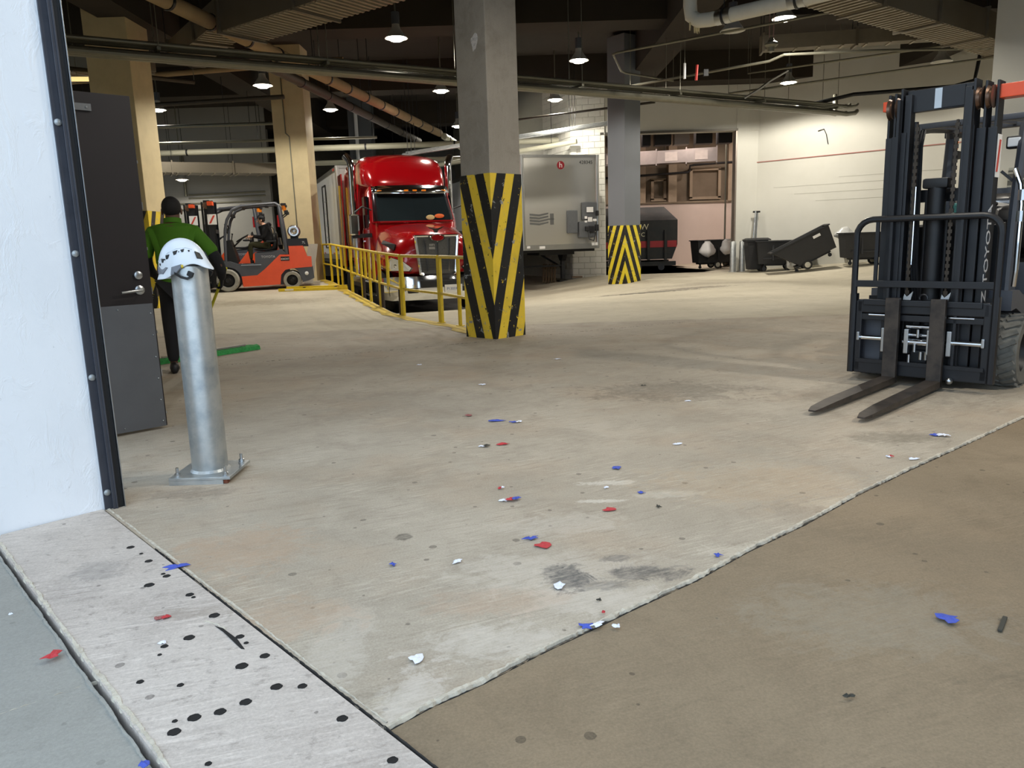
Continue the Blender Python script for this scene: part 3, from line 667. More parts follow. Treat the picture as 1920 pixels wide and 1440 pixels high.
# lagged pipe with elbow at the top right
t = thing('insulated_pipe', 'white lagged pipe with a frayed elbow hanging at the top right', 'pipe', (3.2, 13.9, 4.8))
B().tube([(0, 0, 2.2), (0, 0, .3), (.02, -.015, .12), (.12, -.1, .02), (.28, -.24, 0), (1.5, -1.3, 0), (4.8, -4.16, .02)], .115, 16).build('lagging', m_ins, t)
b = B(); rr = random.Random(2)
for i in range(16):
    a = rr.uniform(-.9, .9); q = Vector((.02+.1*rr.random(), -.02-.1*rr.random(), -.06)); b.cyl(q+Vector((a*.06, a*.06, .06)), q+Vector((a*.07, a*.07, -.06-.05*rr.random())), .012, 5, .004)
fr = b.build('frayed_fibre', M('frayed_lagging', (222, 208, 166), .95, 0, .2), t)
for s_ in (.55, 1.75, 3.0):
    d = Vector((1.5, -1.3, 0)).normalized(); q = Vector((.28, -.24, 0))+d*(s_-.3)
    b = B(); b.cyl(q-d*.13, q+d*.13, .122, 16); b.build('saddle', m_steel, t)
    b = B(); b.cyl(q-d*.018, q+d*.018, .135, 16); b.cyl(q+Vector((0, 0, .12)), q+Vector((0, 0, 2.22)), .01, 6); b.build('hanger', m_blackm, t)
# small hanging fittings
t = thing('hanging_heater', 'small grey fitting hung on twin rods under the insulated pipe', 'fitting', (5.25, 15.9, 4.85))
B().lathe([(0, -.1), (.06, -.1), (.08, -.02), (.13, .02), (.13, .06), (.06, .1), (.04, .16), (0, .16)], 14).build('body', m_conduit, t)
for x in (-.04, .04): B().cyl((x, 0, .14), (x, 0, 2.2), .01, 6).build('rod', M('pinkish_rod', (150, 120, 115), .5), t)
t = thing('hanging_tag', 'white and red strips hanging above the conduits', 'sign', (3.95, 17.6, 4.62))
B().tube([(0, 0, .0), (0, 0, .32)], .028, 6).build('white_strip', m_white, t)
B().tube([(.3, .2, .0), (.32, .2, .32)], .028, 6).build('red_strip', M('red_strip', (200, 50, 40), .5), t)
B().box((.55, .35, .18), (.1, .06, .14)).build('black_box', m_black, t, None)
B().cyl((0, 0, .3), (0, 0, 2.4), .006, 5).build('rod', m_conduit, t)
t = thing('hanging_cable', 'silver cable end sticking up off the conduit rack', 'cable', (6.1, 20.4, 4.72))
B().tube([(0, 0, -.08), (.35, -.1, .12), (.6, -.15, .3), (.98, -.3, .5)], .03, 7).build('sheath', m_steel, t)

# ducts
m_duct = M('galvanised_duct', (120, 112, 97), .45, .45, .15, 2, (110, 100, 84))
m_ductr = M('duct_rib', (160, 150, 130), .45, .45, .12, 2)
def duct(label, a, c, wid, h, z, ribs=.3, mat=m_duct, flange=2.0):
    a, c = Vector((*a, 0)), Vector((*c, 0)); ln = (c-a).length
    t = thing('duct', label, 'duct', (a.x, a.y, z), math.atan2((c-a).y, (c-a).x))
    B().box((ln/2, 0, h/2), (ln, wid, h)).build('casing', mat, t, None)
    n = int(ln/ribs)
    rib = B().box((0, 0, -.008), (.045, wid-.03, .025)).mesh('rib', None); rib.materials.append(m_ductr)
    for i in range(n):
        o = link('rib', rib, t); o.location = ((i+.5)*ribs, 0, 0)
    k = int(ln/flange)
    for i in range(k+1):
        x = min(ln-.03, .03+i*flange)
        b = B(); b.box((x, 0, h/2), (.05, wid+.1, h+.1)); b.build('flange', m_duct, t, None)
        b = B()
        for yy in (-wid/2-.03, wid/2+.03): b.cyl((x, yy, h), (x, yy, 7.03-z), .008, 6)
        b.build('hanger', m_blackm, t)
    return t
duct('wide corrugated duct at the top left, ribbed underneath', (-4.6, 14.58), (-1.0, 11.88), .9, .55, 5.0, .13)
duct('small side duct branching behind the wide corrugated one', (-6.8, 17.6), (-4.6, 14.6), .7, .4, 5.25, .16)
duct('long corrugated duct at the top right, ribbed underneath', (4.6, 12.95), (11.2, 17.95), .80, .5, 5.0, .16)
duct('flat galvanised duct far left behind the tan column', (-13.5, 27.0), (-8.5, 29.5), 1.0, .35, 3.95, .4)
duct('thin duct above the hanging tube light on the left', (-12.2, 20.2), (-8.3, 18.8), .9, .35, 5.45, .3)
duct('grey steel channel along the ceiling over the white wall', (5.9, 18.6), (12.5, 17.6), .35, .3, 5.35, .5, M('steel_channel_paint', (120, 112, 96), .6))
# trash room ducts
t = thing('duct', 'shiny galvanised duct run along the trash room wall', 'duct', (2.8, 33.9, 4.15), R(-14))
m_shduct = M('shiny_duct', (160, 152, 148), .38, .6, .1)
for i in range(5):
    B().box((.6+i*1.2, 0, .3), (1.18, .7, .55-.04*(i % 2)), bev=.01).build('section', m_shduct, t, None)
    B().box((1.2+i*1.2, 0, .3), (.05, .8, .66)).build('flange', m_shduct, t, None)
for i in (1, 3, 4):
    B().box((.6+i*1.2, -.36, .3), (.5, .03, .36)).build('grille', M('duct_grille', (205, 195, 188), .5), t, None)
    B().cyl((.3+i*1.2, 0, .55), (.3+i*1.2, 0, 2.38), .012, 6).build('hanger', m_blackm, t)
t = thing('duct', 'row of dark and shiny upright ducts hanging higher in the trash room', 'duct', (3.3, 30.0, 4.52), R(-3))
for i, (x, wd) in enumerate([(.2, .35), (.75, .45), (1.4, .55), (2.0, .3), (2.6, .6), (3.3, .55), (4.1, .6), (4.9, .5)]):
    B().box((x, .1*(i % 2), .55), (wd, .5, .95), bev=.01).build('section', m_shduct if i in (1, 2, 5) else m_black, t, None)
B().box((2.6, 0, 1.08), (5.4, .2, .12)).build('bearer', m_blackm, t, None)
for x in (.4, 2.6, 4.8): B().cyl((x, 0, 1.1), (x, 0, 2.03), .015, 6).build('hanger', m_blackm, t)
pipe('riser_pipe', 'thin vertical pipe down the trash room wall', [(8.5, 30.6, 6.5), (8.5, 30.6, 0)], .035, m_conduit, hang=None)
# ================================================================== FORKLIFTS
m_sheave = M('worn_sheave_steel', (128, 104, 88), .35, .8, .2)
m_chain = M('oily_chain', (70, 62, 54), .4, .8, .2)
m_forkst = M('fork_steel', (70, 62, 55), .55, .3, .45, 9, (36, 33, 32))
m_lens = M('clear_lens', (225, 228, 230), .1, 0, .05)
m_seat = M('black_vinyl', (24, 24, 26), .45, 0, .1)
m_tank = M('lp_tank_steel', (208, 206, 204), .22, .9, .08)
m_lettering = M('pale_lettering', (190, 192, 196), .5, 0, 0)
m_sticker = M('white_sticker', (228, 226, 222), .5, 0, .05)
m_stickr = M('red_sticker', (196, 70, 56), .5, 0, .05)
m_blackdeep = M('deep_black_steel', (16, 16, 18), .5, .1, .15)  # plain near-black base colour

def wheel(b_tyre, b_rim, c, rad, wid, side):
    c = Vector(c); mt = Matrix.Translation(c) @ Matrix.Rotation(PI/2, 4, 'Y')
    h = wid/2; q = rad
    b_tyre.lathe([(q*.62, -h), (q*.9, -h), (q*.985, -h*.75), (q, -h*.4), (q, h*.4), (q*.985, h*.75), (q*.9, h), (q*.62, h), (q*.6, h*.6), (q*.6, -h*.6), (q*.62, -h)], 28, mt)
    b_rim.lathe([(0, -h*.5), (q*.2, -h*.62), (q*.26, -h*.5), (q*.5, -h*.35), (q*.61, -h*.8), (q*.61, h*.8), (q*.5, h*.35), (q*.26, h*.5), (q*.2, h*.62), (0, h*.5)], 20, mt)
    for k in range(6):
        a = 2*PI*k/6
        b_rim.cyl(c+Vector((-h*.5, q*.36*math.cos(a), q*.36*math.sin(a))), c+Vector((h*.5, q*.36*math.cos(a), q*.36*math.sin(a))), q*.05, 6)

def forklift(label, loc, rz, body, side_col, mast_top=2.39, grill=True, deep_tread=False, fork_z=.03, tilt=0, has_letters=True, cushion=True, back_top=1.375, group=None):
    t = thing('forklift', label, 'forklift', loc, rz, group)
    # ---------- mast
    for s in (-1, 1):
        b = B()
        for i, (x0, y0, zt) in enumerate([(.39, .24, mast_top-.02), (.325, .19, mast_top-.02), (.26, .14, mast_top)]):
            zb = .12
            b.box((s*x0, y0, (zb+zt)/2), (.018, .15, zt-zb), bev=.003)             # web
            b.box((s*(x0-.016), y0-.068, (zb+zt-.34)/2), (.062, .016, zt-.34-zb), bev=.002)  # front flange
            b.box((s*(x0-.016), y0+.068, (zb+zt)/2), (.05, .016, zt-zb), bev=.002)
        b.box((s*.26, .03, 1.2), (.02, .05, 2.2))
        b.box((s*.215, .13, mast_top/2+.1), (.05, .1, mast_top-.3), bev=.004)
        b.build('mast_channel', m_blackm, t, None)
        for x0 in (.355, .29):
            w_ = B(); w_.lathe([(0, -.02), (.085, -.02), (.07, 0), (.085, .02), (0, .02)], 20, Matrix.Translation((s*x0, .14, mast_top-.14)) @ Matrix.Rotation(PI/2, 4, 'Y'))
            w_.build('sheave', m_sheave, t)
    b = B(); b.box((0, .16, mast_top-.10), (.48, .06, .17), bev=.004); b.box((.1, .125, mast_top-.10), (.16, .02, .15)); b.build('top_crossbar', m_blackm, t, None)
    B().box((.0, .122, mast_top-.10), (.065, .012, .15)).build('crossbar_plate', m_steel, t, None)
    B().box((0, .27, .55), (.62, .03, .12)).build('mast_crossmember', m_blackm, t, None); B().box((0, .30, 1.55), (.78, .04, .10)).build('mast_crossmember', m_blackm, t, None)
    orange = B(); orange.box((.49, .26, mast_top-.10), (.30, .13, .10), bev=.006); orange.build('orange_guard', m_orange if body is not m_orange else m_orange, t, None)
    orange = B(); orange.box((-.43, .26, mast_top-.10), (.06, .1, .08), bev=.006); orange.build('orange_guard', m_orange, t, None)
    # chains
    lk = B(); lk.box((0, 0, 0), (.030, .012, .03), bev=.003); lk.box((0, 0, .026), (.016, .016, .03)); link_me = lk.mesh('chain_link', None); link_me.materials.append(m_chain)
    for x in (-.14, .15):
        b = B()
        z = .72
        while z < mast_top-.3:
            b.box((x, .10, z), (.032, .012, .03)); b.box((x, .10, z+.027), (.016, .018, .024)); z += .054
        b.build('lift_chain', m_chain, t, None)
    b = B(); b.cyl((.02, .15, .35), (.02, .15, 1.62), .068, 14); b.box((.02, .15, 1.64), (.19, .14, .08), bev=.02); b.cyl((.10, .17, .4), (.10, .17, 1.4), .018, 8); b.cyl((-.05, .15, .4), (-.05, .15, 1.5), .016, 8)
    b.build('lift_cylinder', m_blackdeep, t)
    for s in (-1, 1):
        B().cyl((s*.20, .22, .3), (s*.20, .22, mast_top-.25), .026, 12).build('side_cylinder', m_blackdeep, t)
    b = B()
    for k in range(3): b.tube([(-.1+.025*k, .2, .5), (-.15+.02*k, .18, 1.0), (-.17+.02*k, .19, mast_top-.45), (-.17+.02*k, .24, mast_top-.32)], .011, 6)
    b.build('hydraulic_hose', m_black, t)
    B().cyl((-.115, .07, 1.0), (-.115, .07, 1.62), .006, 6).build('bright_rod', m_chrome, t)
    # ---------- carriage
    b = B()
    b.box((0, .03, .655), (1.0, .06, .11), bev=.008); b.box((0, -.005, .69), (.9, .03, .05), bev=.006); b.box((0, .03, .565), (1.0, .05, .05), bev=.004)
    b.box((0, .03, .14), (1.02, .06, .12), bev=.008); b.box((0, 0, .19), (.98, .03, .03))
    for s in (-1, 1): b.box((s*.485, .03, .40), (.05, .06, .60), bev=.006)
    b.build('carriage', m_blackm, t, None)
    b = B(); b.box((0, .22, .42), (.98, .02, .62)); b.box((.1, .16, .33), (.36, .1, .4)); b.box((-.02, .1, .24), (.14, .06, .12), bev=.02); b.build('carriage_back', m_blackdeep, t, None)
    b = B(); b.box((-.40, .14, .40), (.20, .02, .52), bev=.03); b.build('splash_panel', m_grey, t, None)
    for (p0, p1, rr_) in [((-.48, .02, .385), (-.16, .02, .385), .022), ((.16, .02, .385), (.48, .02, .385), .022), ((-.12, .02, .37), (.12, .02, .37), .03), ((-.13, .03, .43), (.12, .03, .43), .014),
                          ((-.40, .0, .585), (-.24, .0, .585), .010), ((.2, 0, .585), (.40, 0, .585), .010), ((-.1, .02, .50), (.1, .02, .50), .016)]:
        B().cyl(p0, p1, rr_, 12).build('positioner_rod', m_chrome, t)
    for x in (-.475, -.265, -.085, .09, .235, .475):
        B().box((x, -.005, .38 if abs(x) < .4 else .40), (.035 if abs(x) < .3 else .022, .05, .20 if abs(x) < .3 else .07), bev=.004).build('rod_bracket', m_steel, t, None)
    for (x, z) in [(.03, .27), (.07, .27), (-.02, .33), (.0, .45), (.09, .47), (-.06, .24)]:
        B().cyl((x, -.01, z-.035), (x, -.01, z+.03), .012, 8).build('hose_fitting', m_steel, t)
    for s in (-1, 1):
        b = B(); b.tube([(s*.18, .06, .48)]+[(s*(.18+.13*math.sin(a)), .06, .33+.15*math.cos(a)) for a in [i*PI/8 for i in range(9)]], .008, 6); b.build('hose_loop', m_black, t)
    for x in (-.20, .26): B().sph((x, -.03, .085), .028, 12).build('bolt_head', m_steel, t)
    for x in (-.10, .18): B().prism([(x-.03, .72), (x+.03, .72), (x+.045, .79), (x, .745), (x-.02, .77)], -.02, .0, 'y').build('latch', m_steel, t, None)
    B().tube(arc((.02, -.0, .735), .03, -.3, PI+.3, 8), .008, 6).build('lifting_eye', m_blackm, t)
    # ---------- load backrest
    W, zb, zt, rr_ = .535, .09, back_top, .13
    pts = [(-W, 0, zb), (-W, 0, zt-rr_)]+arc((-W+rr_, 0, zt-rr_), rr_, PI, PI/2, 5)[1:]+arc((W-rr_, 0, zt-rr_), rr_, PI/2, 0, 5)+[(W, 0, zb)]
    b = B(); b.tube(pts, .026, 10)
    for s in (-1, 1): b.box((s*W, .02, .42), (.05, .07, .68), bev=.006)
    b.build('backrest_frame', m_blackm, t)
    b = B(); b.box((0, .0, .845), (2*W-.03, .03, .055), bev=.004); b.build('backrest_bar', m_blackm, t, None)
    b = B(); b.box((-W+.17, 0, (zt+.85)/2), (.028, .02, zt-.85)); b.build('backrest_bar', m_blackm, t, None)
    # ---------- forks
    for x in (-.19, .155):
        b = B(); L_ = 1.15; hw = .055
        prof = []
        rings = []
        for (y, z, th) in [(-.045, .735, .045), (-.045, .12, .048), (-.06, fork_z+.035, .05), (-.12, fork_z+.006, .048)]: pass
        b.box((x, -.055, (.735+fork_z)/2), (2*hw, .045, .735-fork_z), bev=.004)
        yy = [(-.035, hw, .052), (-.5, hw, .046), (-1.15, hw*.95, .034), (-1.40, hw*.8, .022), (-1.48, hw*.45, .012)]
        b.rings([[(x-w_, y, fork_z), (x+w_, y, fork_z), (x+w_, y, fork_z+th), (x-w_, y, fork_z+th)] for y, w_, th in yy])
        b.build('fork', m_forkst, t, None)
    # ---------- chassis
    tr_ = .52
    for s in (-1, 1):
        bt, brm = B(), B(); wheel(bt, brm, (s*tr_, .52, .29), .29, .24, s)
        if deep_tread:
            for k in range(22):
                a = 2*PI*k/22; c = Vector((s*tr_, .52+.29*math.cos(a), .29+.29*math.sin(a)))
                for q in (-1, 1):
                    rot = Matrix.Rotation(a-PI/2, 3, 'X') @ Matrix.Rotation(q*.5, 3, 'Z')
                    bt.box(c+Vector((q*.06, 0, 0)), (.115, .034, .022), rot)
        tyre = bt.build('front_tyre', m_dusty if deep_tread else m_greytyre, t)
        brm.build('front_rim', m_blackdeep, tyre)
        bt, brm = B(), B(); wheel(bt, brm, (s*.46, 2.12, .235), .235, .2, s)
        tyre = bt.build('rear_tyre', m_rubber if deep_tread else m_greytyre, t); brm.build('rear_rim', m_blackdeep, tyre)
    b = B()
    b.prism([(.30, .25), (.30, .60), (.45, .70), (.74, .68), (.84, .64), (1.22, .64), (1.22, .95), (1.92, .98), (2.06, .90), (2.06, .12), (.86, .12), (.80, .25)], -.36, .36)
    b.build('chassis', m_grey, t, None)
    for s in (-1, 1):
        b = B(); b.prism([(.40, .62), (.40, .78), (.60, .775), (.80, .70), (1.22, .695), (1.24, .97), (1.64, .98), (1.90, 1.05), (2.04, .92), (1.853, .908), (1.45, .546), (1.25, .397), (.86, .38), (.80, .50), (.70, .585), (.55, .63)], s*.36, s*.545)
        b.build('side_skirt', m_grey, t, None)
        B().box((s*.54, 1.12, .665), (.03, .5, .02)).build('step_edge', m_steel, t, None)
        b = B(); b.prism([(.86, .379), (1.25, .397), (1.45, .546), (1.853, .908), (2.09, .90), (2.12, .537), (1.963, .51), (1.845, .379), (1.81, .138), (.883, .11)], s*.30, s*.56)
        b.build('side_panel', side_col, t, None)
    b = B(); b.prism([(2.10, .54), (2.09, 1.12), (2.455, 1.12), (2.546, .84), (2.65, .83), (2.65, .565)], -.53, .53)
    cw = b.build('counterweight', side_col, t, None)
    b = B(); b.prism([(2.06, .54), (2.20, .535), (2.30, .44), (2.36, .28), (2.38, .17), (2.55, .21), (2.69, .27), (2.67, .56)], -.52, .52); b.build('rear_bumper', m_grey, t, None)
    for s in (-1, 1): B().lathe([(0, 0), (.045, 0), (.05, .02), (.03, .03), (0, .035)], 12, Matrix.Translation((s*.52, 2.50, .40)) @ Matrix.Rotation(s*PI/2, 4, 'Y')).build('side_lamp', m_lens, t)
    b = B(); b.prism([(2.06, 1.12), (2.08, 1.31), (2.57, 1.31), (2.60, 1.10), (2.46, 1.10)], -.50, .50); b.build('rear_deck', m_blackm, t, None)
    # seat deck, seat, dash, steering
    b = B(); b.prism([(1.24, .72), (1.24, .96), (1.32, 1.0), (1.9, 1.04), (2.06, 1.0), (2.06, .72)], -.42, .42); b.build('seat_deck', m_blackdeep, t, None)
    b = B(); b.prism([(1.20, 1.01), (1.18, 1.06), (1.26, 1.09), (1.60, 1.07), (1.68, 1.14), (1.76, 1.55), (1.84, 1.55), (1.82, 1.04), (1.78, 1.0)], -.24, .24); soft(b.build('seat', m_seat, t), 1)
    b = B()
    for s in (-1, 1): b.box((s*.29, 1.66, 1.26), (.06, .26, .05), bev=.015)
    b.build('armrest', m_seat, t, None)
    b = B(); b.prism([(.46, .70), (.52, 1.30), (.64, 1.32), (.72, 1.05), (.80, .70)], -.40, .40); b.build('dashboard', m_blackdeep, t, None)
    for s in (-1, 1): B().prism([(.80, .71), (1.06, 1.02), (1.10, .71)], s*.30, s*.40).build('cowl_panel', side_col, t, None)
    b = B(); b.tube([(.17*math.cos(a), .92+.15*math.sin(a), 1.36+.085*math.sin(a)) for a in [2*PI*i/16 for i in range(16)]], .014, 8, closed=True); b.cyl((0, .66, 1.12), (0, .92, 1.36), .02, 8); b.bar((-.16, .92, 1.36), (.16, .92, 1.36), .02, .012); b.build('steering_wheel', m_black, t)
    b = B()
    for x in (.2, .25, .3): b.cyl((x, .66, 1.28), (x, .70, 1.46), .008, 6); b.sph((x, .70, 1.47), .018, 8)
    b.build('control_lever', m_black, t)
    # overhead guard
    b = B()
    for s in (-1, 1):
        x = s*.47
        b.tube([(x, .50, .72), (x, .525, 1.29), (x, .56, 1.6), (x, .625, 1.83), (x*.95, .77, 2.07), (x*.92, .99, 2.16), (x*.92, 1.3, 2.19), (x*.92, 1.83, 2.225), (x*.95, 1.92, 2.16), (x, 1.96, 1.75), (x, 2.02, 1.1), (x, 2.03, .9)], [.035, .036, .036, .038, .04, .04, .035, .035, .045, .05, .055, .055], 8)
    b.box((0, 1.0, 2.185), (.86, .07, .05), bev=.01); b.box((0, 1.84, 2.22), (.88, .08, .07), bev=.01)
    b.build('overhead_guard', m_grey, t)
    for i in range(7):
        B().bar((-.36+i*.12, 1.0, 2.19), (-.36+i*.12, 1.84, 2.225), .03, .035).build('guard_bar', m_grey, t, None)
    b = B(); b.box((0, 1.98, 1.62), (.90, .05, .05)); b.build('rear_crossbar', m_grey, t, None)
    # LP tank across the deck
    TZ = 1.50
    b = B(); mt = Matrix.Translation((0, 2.25, TZ)) @ Matrix.Rotation(PI/2, 4, 'Y')
    b.lathe([(0, -.42), (.06, -.42), (.12, -.38), (.155, -.31), (.155, .31), (.12, .38), (.06, .42), (0, .42)], 20, mt); b.build('lp_tank', m_tank, t)
    b = B()
    for x in (-.22, .22): b.lathe([(.158, -.02), (.166, -.02), (.166, .02), (.158, .02), (.158, -.02)], 20, Matrix.Translation((x, 2.25, TZ)) @ Matrix.Rotation(PI/2, 4, 'Y'))
    b.box((0, 2.25, TZ-.165), (.5, .2, .06)); b.build('tank_bracket', m_blackm, t, None)
    b = B()
    for q in (-1, 1): b.lathe([(.11, q*.40), (.13, q*.40), (.13, q*.47), (.11, q*.47), (.11, q*.40)], 16, mt)
    b.build('tank_collar', m_tank, t)
    # beacon and work lights
    for s in (-1, 1):
        b = B(); b.cyl((s*.46, 2.04, 2.05), (s*.46, 2.04, 2.16), .045, 12); b.build('beacon', m_amber, t)
        b = B(); b.box((s*.46, 2.04, 2.19), (.13, .14, .06), bev=.01); b.box((s*.46, 2.10, 2.0), (.09, .10, .08), bev=.01); b.bar((s*.46, 1.95, 1.86), (s*.46, 2.12, 1.98), .03, .03); b.build('beacon_cage', m_black, t, None)
        b = B(); b.box((s*.40, .72, 1.95), (.12, .08, .10), bev=.015); b.build('work_light', m_black, t, None)
        B().box((s*.40, .675, 1.95), (.09, .012, .07), bev=.008).build('lens', m_lens, t, None)
        b = B(); b.bar((s*.46, .58, 1.62), (s*.36, .54, 1.72), .02, .02); b.build('mirror_arm', m_black, t, None)
    b = B(); b.box((-.36, .52, 1.62), (.12, .03, .26), bev=.02); b.build('mirror', m_black, t, None)
    B().box((.34, 1.62, 2.14), (.16, .10, .05), bev=.02).build('roof_lamp', m_black, t, None)
    b = B(); b.cyl((.38, 1.90, 1.62), (.38, 1.90, 1.92), .045, 12); b.build('red_canister', M('red_canister_paint', (190, 20, 24), .35), t)
    return t

def add_lettering(t, x, y, z0, txt, size, rot, mat=m_lettering):
    return text('lettering', txt, size, mat, t, (x, y, z0), rot)
# black forklift facing the doorway
f1 = forklift('black forklift parked at the right with forks lowered towards the doorway', (3.33, 6.23, 0), math.atan2(-.722, .692), m_grey, m_grey, deep_tread=True)
add_lettering(f1, .406, .16, 1.04, 'EZ TOYOTA', .15, Matrix(((0, 0, 1), (0, -1, 0), (1, 0, 0))).to_euler())
B().box((.406, .25, 1.82), (.004, .11, .32)).build('warning_label', m_sticker, f1, None, 'white and red warning label on the mast')
B().prism([(.20, 1.70), (.235, 1.70), (.275, 1.94), (.24, 1.94)], .409, .412).build('warning_stripe', m_stickr, f1, None)
# chrome hose rail beside the mast and things seen through it
B().tube([(.56, .34, .82), (.57, .33, .95), (.57, .33, 1.45), (.55, .34, 1.6), (.50, .36, 1.72)], .018, 10).build('chrome_tube', m_chrome, f1)
for z in (1.32, 1.48): B().cyl((.57, .33, z), (.57, .33, z+.08), .03, 10).build('tube_clamp', m_steel, f1)
b = B(); b.prism([(1.1, 1.0), (1.05, 1.38), (1.1, 1.46), (1.5, 1.50), (1.9, 1.48), (1.95, 1.0)], .15, .52); soft(b.build('black_cover', m_seat, f1), 1)
B().box((-.05, .62, 1.25), (.28, .25, .32), bev=.02).build('instrument_box', m_black, f1, None)
b = B(); b.bar((.12, .60, 1.0), (.06, .62, 1.46), .10, .06); b.box((.09, .6, 1.42), (.18, .08, .14), bev=.02); b.build('teal_wand', M('teal_plastic', (84, 150, 152), .4), f1, None, 'teal handheld tool hung by the dash')
B().box((.08, .60, 1.515), (.06, .05, .05), bev=.01).build('yellow_cap', m_amber, f1, None)

# orange forklift with the driver, and a second one behind it
hx, hy = -.970, -.243                                   # the way the orange truck points
of_rz = math.atan2(hx, -hy); ox, oy = math.cos(of_rz), math.sin(of_rz)
f2 = forklift('orange forklift with a driver seated at the wheel', (-7.27-.60*ox+.50*hx, 20.06-.60*oy+.50*hy, .205), of_rz, m_orange, m_orange, mast_top=2.34, fork_z=.1)
SIDE = (R(90), 0, R(90))
text('lettering', 'TOYOTA', .085, m_lettering, f2, (.548, 1.56, .86), SIDE)
B().box((.562, 1.98, .80), (.004, .22, .11), bev=.001).build('badge', m_black, f2, None)
text('badge_lettering', 'KNOX7', .06, m_sticker, f2, (.566, 1.98, .79), SIDE)
text('lettering', '7L', .09, m_lettering, f2, (.502, 2.48, 1.20), SIDE)
B().box((.41, .26, 1.85), (.006, .22, .26)).build('warning_label', m_sticker, f2, None, 'white warning label on the mast')
B().prism([(.18, 1.75), (.23, 1.75), (.34, 1.95), (.29, 1.95)], .414, .417).build('warning_stripe', m_stickr, f2, None)
f3 = copy_tree(f2); f3['label'] = 'orange forklift parked empty behind the driven one, only its mast and guard showing'
f3.location = (f2.location.x-1.35, f2.location.y+2.2, .27)

# ================================================================== RED TRUCK
T = thing('semi_truck', 'glossy red semi truck tractor parked in the loading ramp behind the yellow railing', 'truck', (-1.64, 18.0, dock(-1.8, 18.6)), R(19.5))
def loft_sections(secs, mat, name, parent, lv=1, smooth=60, label=None):
    b = B(); rg = []
    for y, half in secs:
        ring = [(-x, y, z) for x, z in half]+[(x, y, z) for x, z in half[::-1][1 if half[-1][0] == 0 else 0:]]
        rg.append(ring)
    b.rings(rg)
    o = b.build(name, mat, parent, smooth, label, tri=False)
    if lv: soft(o, lv)
    return o
loft_sections([
    (.02, [(.80, .90), (.86, 1.05), (.80, 1.30), (.66, 1.58), (.56, 1.72), (0, 1.76)]),
    (.14, [(1.02, .89), (1.06, 1.1), (.96, 1.38), (.74, 1.66), (.62, 1.80), (0, 1.84)]),
    (.55, [(1.18, .88), (1.20, 1.14), (1.10, 1.44), (.84, 1.76), (.68, 1.90), (0, 1.94)]),
    (1.1, [(1.20, .95), (1.22, 1.2), (1.12, 1.5), (.92, 1.86), (.74, 2.0), (0, 2.05)]),
    (1.75, [(1.16, 1.05), (1.17, 1.3), (1.10, 1.6), (1.0, 1.95), (.84, 2.10), (0, 2.15)]),
    (2.05, [(1.12, 1.05), (1.14, 1.3), (1.10, 1.6), (1.04, 1.98), (.9, 2.12), (0, 2.17)])], m_red, 'hood', T)
# cab
def stack(levels, mat, name, parent, smooth=45, lv=0):
    b = B(); b.rings([[(x, y, z) for x, y in pts] for z, pts in levels]); o = b.build(name, mat, parent, smooth, tri=False)
    if lv: soft(o, lv)
    return o
def cabring(yf, yc, wf, wc, yb): return [(-wf, yf), (0, yf-.06), (wf, yf), (wc, yc), (wc, yb), (-wc, yb), (-wc, yc)]
stack([(.75, cabring(2.0, 2.2, .95, 1.10, 3.7)), (1.5, cabring(1.95, 2.2, .95, 1.12, 3.7)), (2.12, cabring(1.93, 2.18, .92, 1.10, 3.7)), (2.95, cabring(2.48, 2.66, .86, 1.02, 3.7)), (3.08, cabring(2.62, 2.8, .84, 1.0, 3.7))], m_red, 'cab', T)
# windscreen
def wq(z, k=0):  # slightly proud of the cab front
    f = (z-2.12)/.83; yf = 1.93+.55*f-.02; yc = 2.18+.48*f-.02; wf = .92-.06*f; wc = 1.10-.08*f
    return [(-wc+.05-.0, yc-.02, z), (-wf, yf-.005, z), (0, yf-.065, z), (wf, yf-.005, z), (wc-.05, yc-.02, z)]
def tinted():
    m, nt, b = newmat('tinted_glass'); b.inputs['Base Color'].default_value = (.05, .07, .08, 1); b.inputs['Roughness'].default_value = .03
    tr_ = N(nt, 'ShaderNodeBsdfTransparent'); tr_.inputs[0].default_value = (.25, .31, .33, 1); mx = N(nt, 'ShaderNodeMixShader'); mx.inputs[0].default_value = .16
    L(nt, tr_.outputs[0], mx.inputs[1]); L(nt, b.outputs[0], mx.inputs[2]); L(nt, mx.outputs[0], nt.nodes['Material Output'].inputs[0]); return m
def wo(z, o): return [(x, y-o, z_) for x, y, z_ in wq(z)]
b = B(); b.rings([wo(2.18, -.012), wo(2.92, -.012)], close=False, cap=False); b.build('cab_shade_sheet', m_blackdeep, T, None)  # black sheet paints in the cab's inner shade behind the glass
b = B(); b.rings([wo(2.20, .035), wo(2.9, .035)], close=False, cap=False); b.build('windshield', tinted(), T, None)
b = B(); f_ = wq(2.17); g_ = wq(2.93)
for a_, c_ in zip(f_, f_[1:]): b.bar(a_, c_, .09, .035)
for a_, c_ in ((f_[0], g_[0]), (f_[4], g_[4])): b.bar(a_, c_, .04, .03)
b.build('windshield_frame', m_red, T, None)
b = B(); b.rings([[(-1.0, 2.36, 2.90), (-.84, 2.22, 2.88), (0, 2.12, 2.87), (.84, 2.22, 2.88), (1.0, 2.36, 2.90)], [(-.99, 2.52, 3.06), (-.84, 2.42, 3.08), (0, 2.34, 3.09), (.84, 2.42, 3.08), (.99, 2.52, 3.06)]], close=False, cap=False)
vz = b.build('sun_visor', m_chrome, T, 60); md = vz.modifiers.new('thick', 'SOLIDIFY'); md.thickness = .02
for x in (-.82, -.16, .06, .30, .84): B().box((x, 2.20+.16*abs(x)**2, 2.945), (.11, .06, .035), bev=.01).build('marker_lamp', m_amber, T, None)
